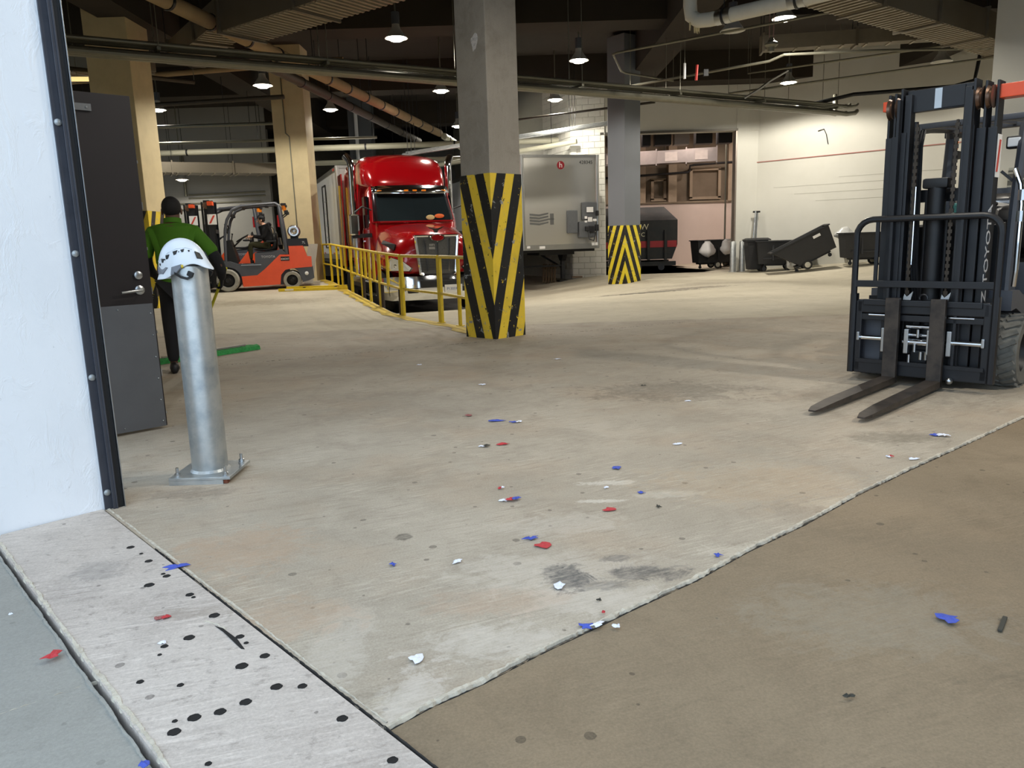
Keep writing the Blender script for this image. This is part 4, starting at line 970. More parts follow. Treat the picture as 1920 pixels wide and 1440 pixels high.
B().sph((.60, 1.905, 2.29), .07, 10, (1.9, .25, .8)).build('dash_bundle', M('dash_orange_cloth', (222, 106, 48), .8), T, None)
B().sph((.36, 1.885, 2.26), .07, 10, (1.7, .2, .9)).build('dash_papers', M('dash_papers', (190, 170, 120), .8), T, None)
# sleeper and roof fairing
loft_sections([
    (3.35, [(1.16, .95), (1.20, 1.6), (1.20, 2.9), (1.12, 3.35), (.9, 3.55), (0, 3.6)]),
    (3.6, [(1.20, .9), (1.22, 1.6), (1.22, 2.9), (1.18, 3.5), (1.0, 3.7), (0, 3.76)]),
    (6.1, [(1.20, .9), (1.22, 1.6), (1.22, 2.9), (1.21, 3.8), (1.08, 4.03), (0, 4.08)]),
    (6.3, [(1.16, .95), (1.18, 1.6), (1.18, 2.9), (1.17, 3.76), (1.04, 4.0), (0, 4.04)])], m_red, 'sleeper', T)
loft_sections([
    (2.55, [(.80, 3.02), (.88, 3.04), (.86, 3.10), (.6, 3.14), (0, 3.17)]),
    (2.75, [(.96, 3.02), (1.0, 3.08), (.97, 3.34), (.76, 3.46), (0, 3.50)]),
    (3.1, [(1.04, 3.02), (1.10, 3.12), (1.08, 3.60), (.88, 3.78), (0, 3.84)]),
    (3.7, [(1.10, 3.02), (1.18, 3.15), (1.17, 3.76), (.98, 3.96), (0, 4.02)]),
    (4.6, [(1.12, 3.02), (1.21, 3.15), (1.20, 3.82), (1.04, 4.04), (0, 4.09)])], m_red, 'roof_fairing', T)
for s in (-1, 1):
    b = B(); b.box((s*1.20, 6.62, 2.35), (.04, .75, 2.7), bev=.01); b.build('side_extender', m_red, T, None)
    # side window and door
    b = B(); b.prism([(2.36, 2.16), (2.70, 2.84), (3.25, 2.84), (3.25, 2.06), (2.55, 2.04)], s*1.05, s*1.118); b.build('side_window', m_glass, T, None)
    b = B(); b.prism([(2.3, 1.0), (2.26, 2.0), (3.4, 2.0), (3.4, 1.0)], s*1.10, s*1.135); d_ = b.build('cab_door', m_red, T, None)
    B().box((s*1.15, 3.2, 1.72), (.03, .18, .05), bev=.01).build('door_handle', m_chrome, d_, None)
    # mirror
    b = B(); b.box((s*1.52, 2.15, 2.12), (.24, .16, .52), bev=.04); mr = b.build('mirror', m_chrome, T, None)
    b = B(); b.bar((s*1.08, 2.2, 1.86), (s*1.56, 2.14, 1.84), .07, .07, .015); b.tube([(s*1.06, 2.25, 2.48), (s*1.3, 2.18, 2.56), (s*1.5, 2.15, 2.42)], .02, 8); b.build('mirror_arm', m_black, mr)
    # exhaust stack
    b = B(); b.tube([(s*1.30, 3.45, .8), (s*1.30, 3.45, 3.62), (s*1.33, 3.5, 3.78), (s*1.42, 3.62, 3.92)], .095, 16); b.build('exhaust_stack', m_chrome, T)
    b = B(); b.tube([(s*1.30, 3.45, 1.3), (s*1.30, 3.45, 2.4)], .13, 16); b.build('heat_shield', m_steel, T)
    # headlamp
    hp = [(-.16, -.10), (.24, -.13), (.30, -.06), (.10, .10), (-.12, .18), (-.2, .06)]
    def hl(k, off): return [(s*(.90-u*k), .02+(.0 if u > 0 else -u*.9)-off+max(0, -u)*.25, 1.13+v*k) for u, v in hp]
    b = B(); b.rings([hl(1.1, -.16), hl(1.1, .0), hl(1.0, .025)]); h_ = b.build('headlamp_frame', m_chrome, T, None)
    b = B(); b.rings([hl(.95, 0), hl(.95, .032)]); b.build('lens', m_lens, h_, None)
    for u in (-.05, .1): B().sph((s*(.90-u), .07-(u-.1)*.4, 1.13+.0), .05, 10).build('bulb', m_chrome, h_)
    # air slot on the hood flank
    b = B(); b.rings([[(s*1.10, .75, 1.62), (s*1.05, .75, 1.70), (s*.87, .28, 1.60), (s*.91, .28, 1.47)], [(s*1.14, .72, 1.64), (s*1.09, .72, 1.72), (s*.91, .24, 1.62), (s*.95, .24, 1.49)]]); b.build('air_slot', m_black, T, None)
    # tank and steps
    b = B(); b.cyl((s*1.0, 2.5, .62), (s*1.0, 4.9, .62), .30, 20); b.build('fuel_tank', m_chrome, T)
    b = B(); b.box((s*1.18, 2.35, .38), (.25, .5, .04), bev=.01); b.box((s*1.14, 2.35, .70), (.2, .5, .04), bev=.01); b.build('step', m_steel, T, None)
    for y in (1.15, 5.0, 6.2):
        bt, brm = B(), B(); wheel(bt, brm, (s*1.02, y, .5), .5, .30, s); ty = bt.build('tyre', m_rubber, T); brm.build('rim', m_chrome, ty)
# bumper, grille, plate
loft_b = B(); rg = []
for x, y, z0, z1 in [(-1.24, .62, .42, .84), (-1.22, .30, .36, .86), (-1.08, .06, .34, .88), (-.7, -.06, .34, .88), (-.3, -.10, .34, .88), (.3, -.10, .34, .88), (.7, -.06, .34, .88), (1.08, .06, .34, .88), (1.22, .30, .36, .86), (1.24, .62, .42, .84)]:
    rg.append([(x, y, z0), (x, y-.04, (z0+z1)/2-.1), (x, y-.03, (z0+z1)/2+.1), (x, y, z1), (x*.97, y+.12, z1), (x*.97, y+.12, z0)])
loft_b.rings(rg); bp = loft_b.build('bumper', m_chrome, T, 50)
b = B(); b.box((0, -.125, .70), (.9, .05, .17), bev=.03); b.build('lower_intake', m_black, bp, None)
for s in (-1, 1): B().box((s*.62, -.10, .56), (.26, .06, .12), bev=.03).build('fog_lamp', m_black, bp, None)
pl = B().box((.32, -.165, .58), (.42, .012, .17), bev=.003).build('licence_plate', m_sticker, bp, None)
text('plate_number', 'P1305934', .085, M('plate_blue', (70, 96, 150), .5), pl, (.32, -.173, .57), (R(90), 0, 0), sx=.95)
gq = [(-.50, 1.79), (.50, 1.79), (.50, 1.70), (.42, .94), (.35, .89), (-.35, .89), (-.42, .94), (-.50, 1.70)]
def gr(k, y, dz=0): return [(x*k, y-.05*(1-abs(x)/.62), 1.37+(z-1.37)*k+dz) for x, z in gq]
b = B(); b.rings([gr(1.05, .10), gr(1.05, -.05), gr(1.0, -.07), gr(.93, -.06), gr(.93, -.02)], cap=True); gf = b.build('grille_frame', m_chrome, T, None)
b = B(); b.rings([gr(.92, .02), gr(.92, -.045)]); b.build('grille_mesh', M('grille_mesh', (92, 92, 90), .4, .4, .4, 60), gf, None)
for x in (-.26, 0, .26): B().bar((x*1.12, -.085, 1.72), (x*.95, -.085, .98), .028, .03).build('grille_bar', m_chrome, gf, None)
for i in range(9): B().bar((-.5+.008*i, -.082, 1.32-i*.036), (.5-.008*i, -.082, 1.32-i*.036), .006, .008).build('grille_slat', m_blackm, gf, None)
B().lathe([(0, .03), (.17, .03), (.185, .0), (.17, -.01), (0, -.01)], 20, Matrix.Translation((0, -.12, 1.735)) @ Matrix.Rotation(PI/2, 4, 'X') @ Matrix.Diagonal((1, .48, 1, 1))).build('emblem_ring', m_chrome, gf)
B().lathe([(0, .042), (.14, .04), (.15, .02), (0, .01)], 20, Matrix.Translation((0, -.12, 1.735)) @ Matrix.Rotation(PI/2, 4, 'X') @ Matrix.Diagonal((1, .46, 1, 1))).build('emblem', m_red, gf)
b = B(); b.prism([(0, 1.84), (.04, 1.86), (.06, 1.91), (.16, 1.955), (.20, 1.99), (.10, 1.965), (.02, 1.94), (0, 1.95), (-.02, 1.94), (-.10, 1.965), (-.20, 1.99), (-.16, 1.955), (-.06, 1.91), (-.04, 1.86)], -.02, .03, 'y'); b.build('hood_ornament', m_chrome, T, None)
text('grille_number', '1071\n0502', .07, m_sticker, gf, (-.13, -.105, 1.54), (R(90), 0, 0))
b = B(); b.box((0, 4.2, .55), (.85, 6.2, .25)); b.box((0, 2.6, .5), (1.9, 1.6, .3)); b.box((0, .9, .62), (1.5, 1.2, .3)); b.build('frame_rails', m_blackdeep, T, None)

# ================================================================== TRAILERS
m_trw = M('white_trailer_skin', (222, 224, 226), .3, .1, .05)
m_alu = M('trailer_aluminium', (172, 172, 168), .3, .85, .1)
m_polish = None
def polished():
    m, nt, b = newmat('polished_aluminium'); b.inputs['Metallic'].default_value = 1; b.inputs['Roughness'].default_value = .3
    b.inputs['Base Color'].default_value = (.74, .72, .66, 1)
    vec = N(nt, 'ShaderNodeTexCoord').outputs['Object']
    bn = N(nt, 'ShaderNodeBump'); bn.inputs['Strength'].default_value = .5; bn.inputs['Distance'].default_value = .05
    L(nt, noise(nt, mapped(nt, vec, (1.4, 1, .3)), 1.2, 1, .3), bn.inputs['Height']); L(nt, bn.outputs[0], b.inputs['Normal'])
    return m
m_polish = polished()
def trailer(label, loc, rz, front_mat, ln=14.5):
    t = thing('semi_trailer', label, 'trailer', loc, rz)
    B().box((0, ln/2, 2.62), (2.56, ln, 2.78), bev=.03).build('body', m_trw, t, None)
    B().box((0, -.012, 2.62), (2.50, .03, 2.70), bev=.008).build('front_panel', front_mat, t, None)
    for s in (-1, 1): B().cyl((s*1.24, .0, 1.2), (s*1.24, .0, 4.02), .07, 12).build('corner_post', m_alu, t)
    b = B()
    for s in (-1, 1):
        b.box((s*1.285, ln/2, 3.93), (.03, ln, .14)); b.box((s*1.285, ln/2, 1.28), (.03, ln, .16))
    b.box((0, -.02, 3.99), (2.6, .06, .08)); b.box((0, -.03, 1.24), (2.56, .06, .16))
    b.build('rail', m_alu, t, None)
    b = B(); b.box((0, ln/2, 1.15), (2.4, ln-.3, .14)); b.box((0, 1.0, 1.05), (1.2, 1.2, .12)); b.build('floor_frame', m_blackdeep, t, None)
    for s in (-1, 1):
        b = B(); b.box((s*.92, 2.3, .62), (.12, .12, 1.0)); b.box((s*.92, 2.3, .05), (.36, .36, .05), bev=.01); b.prism([(1.9, 1.1), (2.7, 1.1), (2.4, .75), (2.2, .75)], s*.92-.08, s*.92+.08)
        b.bar((s*.92, 2.3, .5), (s*.3, 3.6, 1.1), .05, .05); b.build('landing_leg', m_blackm, t, None)
        for y in (ln-3.2, ln-1.9):
            bt, brm = B(), B(); wheel(bt, brm, (s*1.0, y, .5), .5, .42, s); ty = bt.build('tyre', m_rubber, t); brm.build('rim', m_steel, ty)
    B().box((0, 2.3, .58), (1.8, .06, .06)).build('cross_shaft', m_blackm, t, None)
    for s in (-1, 1):
        for i in range(5): B().box((s*1.303, 1.5+i*2.4, 1.38), (.012, .16, .05)).build('side_marker', m_stickr if i % 2 else m_amber, t, None)
    return t
ca, sa = math.cos(R(19.5)), math.sin(R(19.5))
def tw(x, y): return (-1.64+x*ca-y*sa, 18.0+x*sa+y*ca)
q = tw(.05, 7.15)
t1 = trailer('white box trailer coupled behind the red truck', (q[0], q[1], dock(-1.8, 18.6)), R(20), m_alu)
b = B(); x = -1.30
for (y0, y1, z0, z1) in [(2.6, 3.5, 1.55, 1.59), (2.6, 3.5, 3.61, 3.65), (2.6, 2.64, 1.55, 3.65), (3.46, 3.5, 1.55, 3.65)]: b.box((x, (y0+y1)/2, (z0+z1)/2), (.03, y1-y0, z1-z0))
sd = b.build('side_door_frame', m_black, t1, None)
for z in (1.9, 2.3, 2.7, 3.1): B().box((x-.01, 2.75, z), (.03, .3, .03)).build('hinge', m_steel, sd, None)
for y in (.6, 1.1): B().box((-1.305, y, 1.5), (.01, .22, .07)).build('marking', m_black, t1, None)
B().box((-1.305, .35, 3.93), (.012, .3, .06)).build('red_marker', m_stickr, t1, None)
t2 = trailer('uncoupled box trailer with a polished bare metal front, standing on its landing legs', (1.68, 24.55, -.20), R(17), m_polish)
b = B(); b.box((.83, -.10, 1.75), (.55, .14, .5), bev=.03); b.box((.92, -.09, 2.32), (.48, .10, .55), bev=.03); b.box((.36, -.08, 2.0), (.34, .10, .7), bev=.02); nb = b.build('nose_box', M('grey_nose_box', (88, 90, 92), .5), t2, None)
for (x, z, w_, h_) in [(.92, 2.36, .22, .16), (.78, 2.12, .08, .08), (.78, 2.0, .08, .06), (.92, 2.06, .15, .14), (1.08, 2.04, .12, .07), (-.65, 1.24, .18, .08), (-1.1, 1.26, .1, .07), (1.12, 1.3, .2, .09)]:
    B().box((x, -.17 if z > 1.5 else -.065, z), (w_, .012, h_)).build('sticker', m_sticker, t2, None)
for (x, z, sx, sz) in [(.80, 1.78, .12, .14), (.95, 1.76, .2, .2), (1.14, 1.80, .12, .2), (1.16, 2.25, .09, .16)]: B().box((x, -.19, z), (sx, .07, sz), bev=.02).build('connector', m_black, nb, None)
B().tube([(.85, -.2, 1.7), (.85, -.28, 1.45), (1.0, -.26, 1.4), (1.1, -.2, 1.66)], .02, 8).build('hose', m_black, nb)
B().cyl((.02, -.02, 3.72), (.02, -.036, 3.72), .125, 24).build('logo_disc', M('logo_red', (140, 16, 28), .4), t2)
text('logo_letter', 'h', .24, m_sticker, t2, (.02, -.042, 3.72), (R(90), 0, 0))
text('trailer_number', '428345', .15, m_black, t2, (.86, -.032, 3.80), (R(90), 0, 0))
m_decal = M('grey_decal', (92, 92, 90), .5)
for i in range(4):
    b = B(); b.rings([[(-1.03, -.034, 2.28-.09*i+.0), (-.72, -.034, 2.25-.09*i), (-.42, -.034, 2.30-.09*i), (-.42, -.034, 2.25-.09*i), (-.72, -.034, 2.19-.09*i), (-1.03, -.034, 2.22-.09*i)], [(-1.03, -.03, 2.28-.09*i+.0), (-.72, -.03, 2.25-.09*i), (-.42, -.03, 2.30-.09*i), (-.42, -.03, 2.25-.09*i), (-.72, -.03, 2.19-.09*i), (-1.03, -.03, 2.22-.09*i)]]); b.build('decal_stripe', m_decal, t2, None)
b = B(); b.box((-.30, -.032, 2.10), (.12, .004, .34)); b.box((-.33, -.032, 2.1), (.2, .004, .04)); b.build('decal_cross', m_decal, t2, None)
# ================================================================== SKINNED FIGURES
def skin(name, pts, edges, root, mat, parent, lv=2, label=None):
    me = bpy.data.meshes.new(name); me.from_pydata([q[0] for q in pts], edges, [])
    o = bpy.data.objects.new(name, me); C.objects.link(o)
    o.modifiers.new('skin', 'SKIN'); sd = me.skin_vertices[0].data
    for i, q in enumerate(pts):
        rad = q[1]; sd[i].radius = rad if isinstance(rad, tuple) else (rad, rad); sd[i].use_root = (i == root)
    o.modifiers['skin'].use_smooth_shade = True
    s_ = o.modifiers.new('sub', 'SUBSURF'); s_.levels = lv; s_.render_levels = lv
    bpy.context.view_layer.update()
    nm = bpy.data.meshes.new_from_object(o.evaluated_get(bpy.context.evaluated_depsgraph_get()))
    bpy.data.objects.remove(o); nm.materials.clear(); nm.materials.append(mat)
    nm.polygons.foreach_set('use_smooth', [True]*len(nm.polygons))
    return link(name, nm, parent, label)
def chain(*names): return [(names[i], names[i+1]) for i in range(len(names)-1)]
def figure(name, J, E, root, mat, parent, label=None, lv=2):
    keys = list(J); idx = {k: i for i, k in enumerate(keys)}
    return skin(name, [J[k] for k in keys], [(idx[a], idx[b]) for a, b in E], idx[root], mat, parent, lv, label)
def hand(name, wrist, direction, curl_axis, mat, parent, thumb_side):
    # palm with four unequal curled fingers and a thumb leaving the side
    w = Vector(wrist); d = Vector(direction).normalized(); c = Vector(curl_axis).normalized(); c = (c-d*c.dot(d)).normalized(); s = d.cross(c)*thumb_side
    b = B()
    b.rings([[w+d*t+s*u*wd+c*v*th for u, v in ((-1, -.6), (-.4, -1), (.4, -1), (1, -.6), (1, .6), (.4, 1), (-.4, 1), (-1, .6))] for t, wd, th in ((-.02, .026, .02), (.02, .034, .018), (.06, .043, .016), (.095, .041, .013))])
    for k, (u, ln) in enumerate([(.032, .072), (.011, .08), (-.011, .075), (-.032, .06)]):
        p0 = w+d*.085+s*u; p1 = p0+d*ln*.45+c*ln*.12; p2 = p1+d*ln*.15+c*ln*.42; p3 = p2-d*ln*.22+c*ln*.2
        b.tube([p0, p1, p2, p3], [.0105, .0095, .0088, .007], 7)
    p0 = w+d*.03+s*.03; p1 = p0+d*.03+s*.03+c*.012; p2 = p1+d*.03+c*.03-s*.005
    b.tube([p0, p1, p2], [.0125, .011, .009], 7)
    return b.build(name, mat, parent, 60)
m_skin_d = M('brown_skin', (92, 60, 44), .55, 0, .1)
m_skin_l = M('light_skin', (196, 150, 124), .55, 0, .1)
m_hair = M('black_hair', (18, 15, 14), .8, 0, .2, 60, bump=.3)
m_shirt = M('green_polo_cloth', (64, 112, 6), .85, 0, .15, 8, (66, 112, 18), .3, 25)
m_dkcloth = M('black_cloth', (22, 22, 25), .9, 0, .2, 10, bump=.2, bscale=20)
m_olive = M('olive_cloth', (62, 62, 38), .9, 0, .2, 10, bump=.2, bscale=20)
m_shoe = M('black_shoe', (18, 18, 20), .5, 0, .1)

# ---- man in green, back to us (local +y is the way he faces)
man = thing('person', 'person in a green polo with black sleeves, back turned, sweeping behind the bollard', 'person', (-3.53, 8.32, 0), R(14))
H_ = 1.86/1.84
def z_(v): return v*H_
# right is the viewer's right
J_ = {'pelvis': ((0, 0, z_(.98)), (.16, .12)), 'waist': ((0, .0, z_(1.14)), (.155, .115)), 'chest': ((0, -.01, z_(1.36)), (.185, .125)), 'upper': ((0, -.015, z_(1.49)), (.13, .10)), 'neck': ((0, .0, z_(1.57)), (.062, .065)),
      'jaw': ((0, .03, z_(1.635)), (.076, .088)), 'skull': ((0, .03, z_(1.725)), (.086, .104)), 'crown': ((0, .025, z_(1.785)), (.056, .07)),
      'shR': ((.20, -.01, z_(1.47)), .07), 'armR': ((.335, -.03, z_(1.30)), .046), 'elbR': ((.44, -.05, z_(1.12)), .030), 'wrR': ((.42, .14, z_(.965)), .03),
      'shL': ((-.20, -.01, z_(1.47)), .07), 'armL': ((-.29, .0, z_(1.31)), .046), 'elbL': ((-.315, .02, z_(1.15)), .030), 'wrL': ((-.26, .18, z_(1.02)), .03),
      'hipR': ((.10, 0, z_(.90)), .105), 'knR': ((.12, .10, z_(.51)), .065), 'ankR': ((.115, .06, z_(.10)), .042), 'toeR': ((.125, .21, .035), .034),
      'hipL': ((-.10, 0, z_(.90)), .105), 'knL': ((-.14, .02, z_(.51)), .065), 'ankL': ((-.13, -.06, z_(.10)), .042), 'toeL': ((-.15, .10, .035), .034)}
E_ = chain('pelvis', 'waist', 'chest', 'upper', 'neck', 'jaw', 'skull', 'crown')+chain('upper', 'shR', 'armR', 'elbR', 'wrR')+chain('upper', 'shL', 'armL', 'elbL', 'wrL')+chain('pelvis', 'hipR', 'knR', 'ankR', 'toeR')+chain('pelvis', 'hipL', 'knL', 'ankL', 'toeL')
body = figure('body', J_, E_, 'pelvis', m_skin_d, man)
def grow(ks, k, over={}): return {n: (J_[n][0], over.get(n, tuple(v*k for v in J_[n][1]) if isinstance(J_[n][1], tuple) else J_[n][1]*k)) for n in ks}
SJ = grow(['pelvis', 'waist', 'chest', 'upper', 'shR', 'armR', 'shL', 'armL'], 1.16, {'upper': (.15, .115), 'shR': .092, 'shL': .092})
SJ['hem'] = ((0, 0, z_(.83)), (.215, .165)); SJ['pelvis'] = ((0, 0, z_(.97)), (.205, .155)); SJ['waist'] = ((0, 0, z_(1.12)), (.20, .15)); SJ['chest'] = ((0, -.01, z_(1.35)), (.225, .155))
SJ['slR'] = ((.39, -.04, z_(1.225)), .088); SJ['slL'] = ((-.305, .01, z_(1.20)), .086); SJ['armR'] = (J_['armR'][0], .084); SJ['armL'] = (J_['armL'][0], .082)
SJ['col'] = ((0, -.01, z_(1.575)), (.085, .08))
figure('polo_shirt', SJ, chain('hem', 'pelvis', 'waist', 'chest', 'upper', 'col')+chain('upper', 'shR', 'armR', 'slR')+chain('upper', 'shL', 'armL', 'slL'), 'chest', m_shirt, man)
b = B(); b.lathe([(.078, 0), (.092, .0), (.088, .05), (.074, .055), (.07, .0), (.078, 0)], 18, Matrix.Translation((0, .0, z_(1.565))) @ Matrix.Rotation(R(-8), 4, 'X')); b.build('collar', m_shirt, man)
TJ = grow(['pelvis', 'hipR', 'knR', 'ankR', 'hipL', 'knL', 'ankL'], 1.25, {'pelvis': (.18, .14), 'ankR': .062, 'ankL': .062, 'knR': .082, 'knL': .082})
figure('trousers', TJ, chain('pelvis', 'hipR', 'knR', 'ankR')+chain('pelvis', 'hipL', 'knL', 'ankL'), 'pelvis', m_dkcloth, man)
for q in 'RL':
    GJ = grow(['arm'+q, 'elb'+q, 'wr'+q], 1.5, {'elb'+q: .066, 'arm'+q: .07}); figure('sleeve', GJ, chain('arm'+q, 'elb'+q, 'wr'+q), 'elb'+q, m_dkcloth, man, 'black undersleeve')
    a = Vector(J_['ank'+q][0]); tt = Vector(J_['toe'+q][0]); d = (tt-a); d.z = 0; d.normalize(); s = Vector((d.y, -d.x, 0))
    b = B(); b.rings([[a+d*t+s*wd*math.cos(k)+Vector((0, 0, -a.z+max(0, zc+hh*math.sin(k)))) for k in [2*PI*i/12 for i in range(12)]] for t, wd, hh, zc in ((-.085, .02, .04, .045), (-.06, .042, .06, .055), (0, .047, .07, .06), (.08, .05, .045, .045), (.16, .045, .032, .032), (.20, .02, .018, .02))])
    b.build('shoe', m_shoe, man, 60)
for s in (-1, 1):
    b = B(); b.sph((s*.094, .02, z_(1.69)), .034, 10, (.35, .75, 1.1)); b.build('ear', m_skin_d, man)
    B().sph((s*.03, .122, z_(1.72)), .013, 8, (1.2, .5, .8)).build('eye', m_white, man)
B().sph((0, .135, z_(1.69)), .018, 8, (.8, 1, 1.5)).build('nose', m_skin_d, man)
B().sph((0, .118, z_(1.65)), .022, 8, (1.2, .4, .4)).build('mouth', M('lips', (110, 62, 52), .5), man)
b = B(); b.sph((0, .012, z_(1.735)), .104, 18, (.93, 1.08, 1.06)); bmesh.ops.bisect_plane(b.bm, geom=b.bm.verts[:]+b.bm.edges[:]+b.bm.faces[:], plane_co=(0, .03, z_(1.66)), plane_no=(0, .75, -.66), clear_outer=True); b.build('hair', m_hair, man, 60)
mp0 = Vector((-3.84, 9.25, .07))       # broom joint, world
mi = man.matrix_basis.copy(); mi = Matrix.Translation(man.location) @ Matrix.Rotation(R(14), 4, 'Z')
handR = mi @ (Vector(J_['wrR'][0])+Vector((-.02, .05, -.03))); handL = mi @ (Vector(J_['wrL'][0])+Vector((.02, .08, -.02)))
hand('glove', Vector(J_['wrR'][0])+Vector((0, .0, .0)), (-.1, .5, -.55), (-1, .2, .1), m_dkcloth, man, 1)
hand('glove', Vector(J_['wrL'][0]), (.3, .7, -.3), (.8, .2, -.3), m_dkcloth, man, -1)
mop = thing('dust_broom', 'wide green dust mop with a yellow handle held by the person in green', 'mop', mp0, 0)
hd = (handR-mp0).normalized()
B().tube([Vector((0, 0, 0)), hd*((handR-mp0).length+.22)], .016, 10).build('handle', M('yellow_handle', (206, 196, 40), .4), mop)
fa, fb = Vector((-4.20, 8.80, 0))-Vector((mp0.x, mp0.y, 0)), Vector((-3.32, 10.0, 0))-Vector((mp0.x, mp0.y, 0))
b = B(); rr = random.Random(4); rows = []
for i in range(31):
    q = fa.lerp(fb, i/30); nn = Vector((-(fb-fa).y, (fb-fa).x, 0)).normalized(); e = .075+rr.uniform(-.012, .012)
    rows.append([q+nn*e+Vector((0, 0, -.068)), q+nn*.06+Vector((0, 0, -.02+rr.uniform(-.01, .01))), q+Vector((0, 0, .0+rr.uniform(-.008, .008))), q-nn*.06+Vector((0, 0, -.02)), q-nn*e+Vector((0, 0, -.068))])
b.rings(rows); b.build('mop_head', M('green_mop_yarn', (64, 160, 84), .95, 0, .3, 30, (30, 100, 50), .8, 70), mop)
b = B(); b.bar(fa.lerp(fb, .12)+Vector((0, 0, .005)), fa.lerp(fb, .88)+Vector((0, 0, .005)), .03, .02); b.box((0, 0, .0), (.07, .07, .05), bev=.01); b.build('mop_frame', m_steel, mop, None)

# ---- driver of the orange forklift (shares its frame; -y is forward)
dr = thing('person', 'person in a black cap, black jacket and olive trousers driving the orange forklift', 'person', f2.location, of_rz)
Z0 = 1.13
def dj(y, z, x=0): return (x, y, z)
D = {'pelvis': (dj(1.56, 1.17), (.15, .12)), 'waist': (dj(1.58, 1.30), (.145, .115)), 'chest': (dj(1.56, 1.50), (.17, .125)), 'upper': (dj(1.52, 1.62), (.12, .10)), 'neck': (dj(1.47, 1.70), (.055, .06)),
     'jaw': (dj(1.42, 1.765), (.06, .075)), 'skull': (dj(1.425, 1.855), (.073, .09)), 'crown': (dj(1.44, 1.91), (.05, .06)),
     'shR': (dj(1.54, 1.60, .19), .065), 'elbR': (dj(1.46, 1.36, .26), .046), 'wrR': (dj(1.20, 1.40, .16), .03),
     'shL': (dj(1.54, 1.60, -.19), .065), 'elbL': (dj(1.44, 1.36, -.26), .046), 'wrL': (dj(1.12, 1.42, -.14), .03),
     'hipR': (dj(1.50, 1.16, .10), .095), 'knR': (dj(1.12, 1.20, .15), .065), 'ankR': (dj(1.09, .78, .15), .042), 'toeR': (dj(.90, .72, .15), .03),
     'hipL': (dj(1.50, 1.16, -.10), .095), 'knL': (dj(1.10, 1.18, -.14), .065), 'ankL': (dj(1.03, .78, -.14), .042), 'toeL': (dj(.86, .72, -.14), .03)}
figure('body', D, chain('pelvis', 'waist', 'chest', 'upper', 'neck', 'jaw', 'skull', 'crown')+chain('upper', 'shR', 'elbR', 'wrR')+chain('upper', 'shL', 'elbL', 'wrL')+chain('pelvis', 'hipR', 'knR', 'ankR', 'toeR')+chain('pelvis', 'hipL', 'knL', 'ankL', 'toeL'), 'pelvis', m_skin_l, dr)
def dg(ks, k, over={}): return {n: (D[n][0], over.get(n, tuple(v*k for v in D[n][1]) if isinstance(D[n][1], tuple) else D[n][1]*k)) for n in ks}
figure('jacket', dg(['pelvis', 'waist', 'chest', 'upper', 'shR', 'elbR', 'wrR', 'shL', 'elbL', 'wrL'], 1.38, {'wrR': .045, 'wrL': .045}), chain('pelvis', 'waist', 'chest', 'upper')+chain('upper', 'shR', 'elbR', 'wrR')+chain('upper', 'shL', 'elbL', 'wrL'), 'chest', m_dkcloth, dr)
B().sph((0, 1.62, 1.70), .1, 14, (1.1, .7, .6), Matrix.Rotation(R(-25), 3, 'X')).build('hood', m_dkcloth, dr)
figure('trousers', dg(['pelvis', 'hipR', 'knR', 'ankR', 'hipL', 'knL', 'ankL'], 1.18, {'ankR': .06, 'ankL': .06}), chain('pelvis', 'hipR', 'knR', 'ankR')+chain('pelvis', 'hipL', 'knL', 'ankL'), 'pelvis', m_olive, dr)
for s, q in ((1, 'R'), (-1, 'L')):
    a = Vector(D['ank'+q][0]); d = Vector((0, -1, 0)); s_ = Vector((1, 0, 0)); zf = .675
    b = B(); b.rings([[Vector((a.x, a.y, zf))+d*t+s_*wd*math.cos(k)+Vector((0, 0, max(0, zc+hh*math.sin(k)))) for k in [2*PI*i/12 for i in range(12)]] for t, wd, hh, zc in ((-.085, .02, .04, .045), (-.06, .042, .06, .055), (0, .047, .07, .06), (.08, .05, .045, .045), (.16, .045, .032, .032), (.20, .02, .018, .02))])
    b.build('shoe', m_shoe, dr, 60)
    B().box((a.x, a.y-.06, zf+.012), (.09, .27, .022), bev=.008).build('sole', m_white, dr, None)
    hand('hand', D['wr'+q][0], (-.1*s, -.9, -.25), (0, -.2, -1), m_skin_l, dr, -s)
    B().sph((s*.074, 1.44, 1.81), .026, 10, (.35, .75, 1.1)).build('ear', m_skin_l, dr)
    B().sph((s*.028, 1.345, 1.825), .011, 8, (1.2, .5, .7)).build('eye', m_white, dr)
B().sph((0, 1.325, 1.785), .017, 8, (.8, 1.1, 1.4)).build('nose', m_skin_l, dr)
B().sph((0, 1.345, 1.745), .02, 8, (1.2, .4, .4)).build('mouth', M('pink_lips', (170, 104, 92), .5), dr)
b = B(); b.sph((0, 1.445, 1.83), .09, 14, (.92, 1.02, .9)); bmesh.ops.bisect_plane(b.bm, geom=b.bm.verts[:]+b.bm.edges[:]+b.bm.faces[:], plane_co=(0, 1.42, 1.80), plane_no=(0, -.8, -.6), clear_outer=True); b.build('hair', m_hair, dr, 60)
b = B(); b.sph((0, 1.435, 1.875), .105, 16, (.88, 1.02, .78)); bmesh.ops.bisect_plane(b.bm, geom=b.bm.verts[:]+b.bm.edges[:]+b.bm.faces[:], plane_co=(0, 1.43, 1.87), plane_no=(0, -.25, -1), clear_outer=True)
b.rings([[(x, 1.36-y, 1.872-k-.35*y) for x, y in [(.075*math.cos(a), .10*math.sin(a)) for a in [PI*i/10 for i in range(11)]]] for k in (0, .008)]); b.build('cap', M('black_cap', (14, 14, 16), .8, 0, .1), dr, 60)
b = B(); b.box((.175, 1.40, 1.22), (.02, .14, .05), Matrix.Rotation(R(40), 3, 'X'), bev=.005); b.build('belt_latch', m_orange, dr, None)

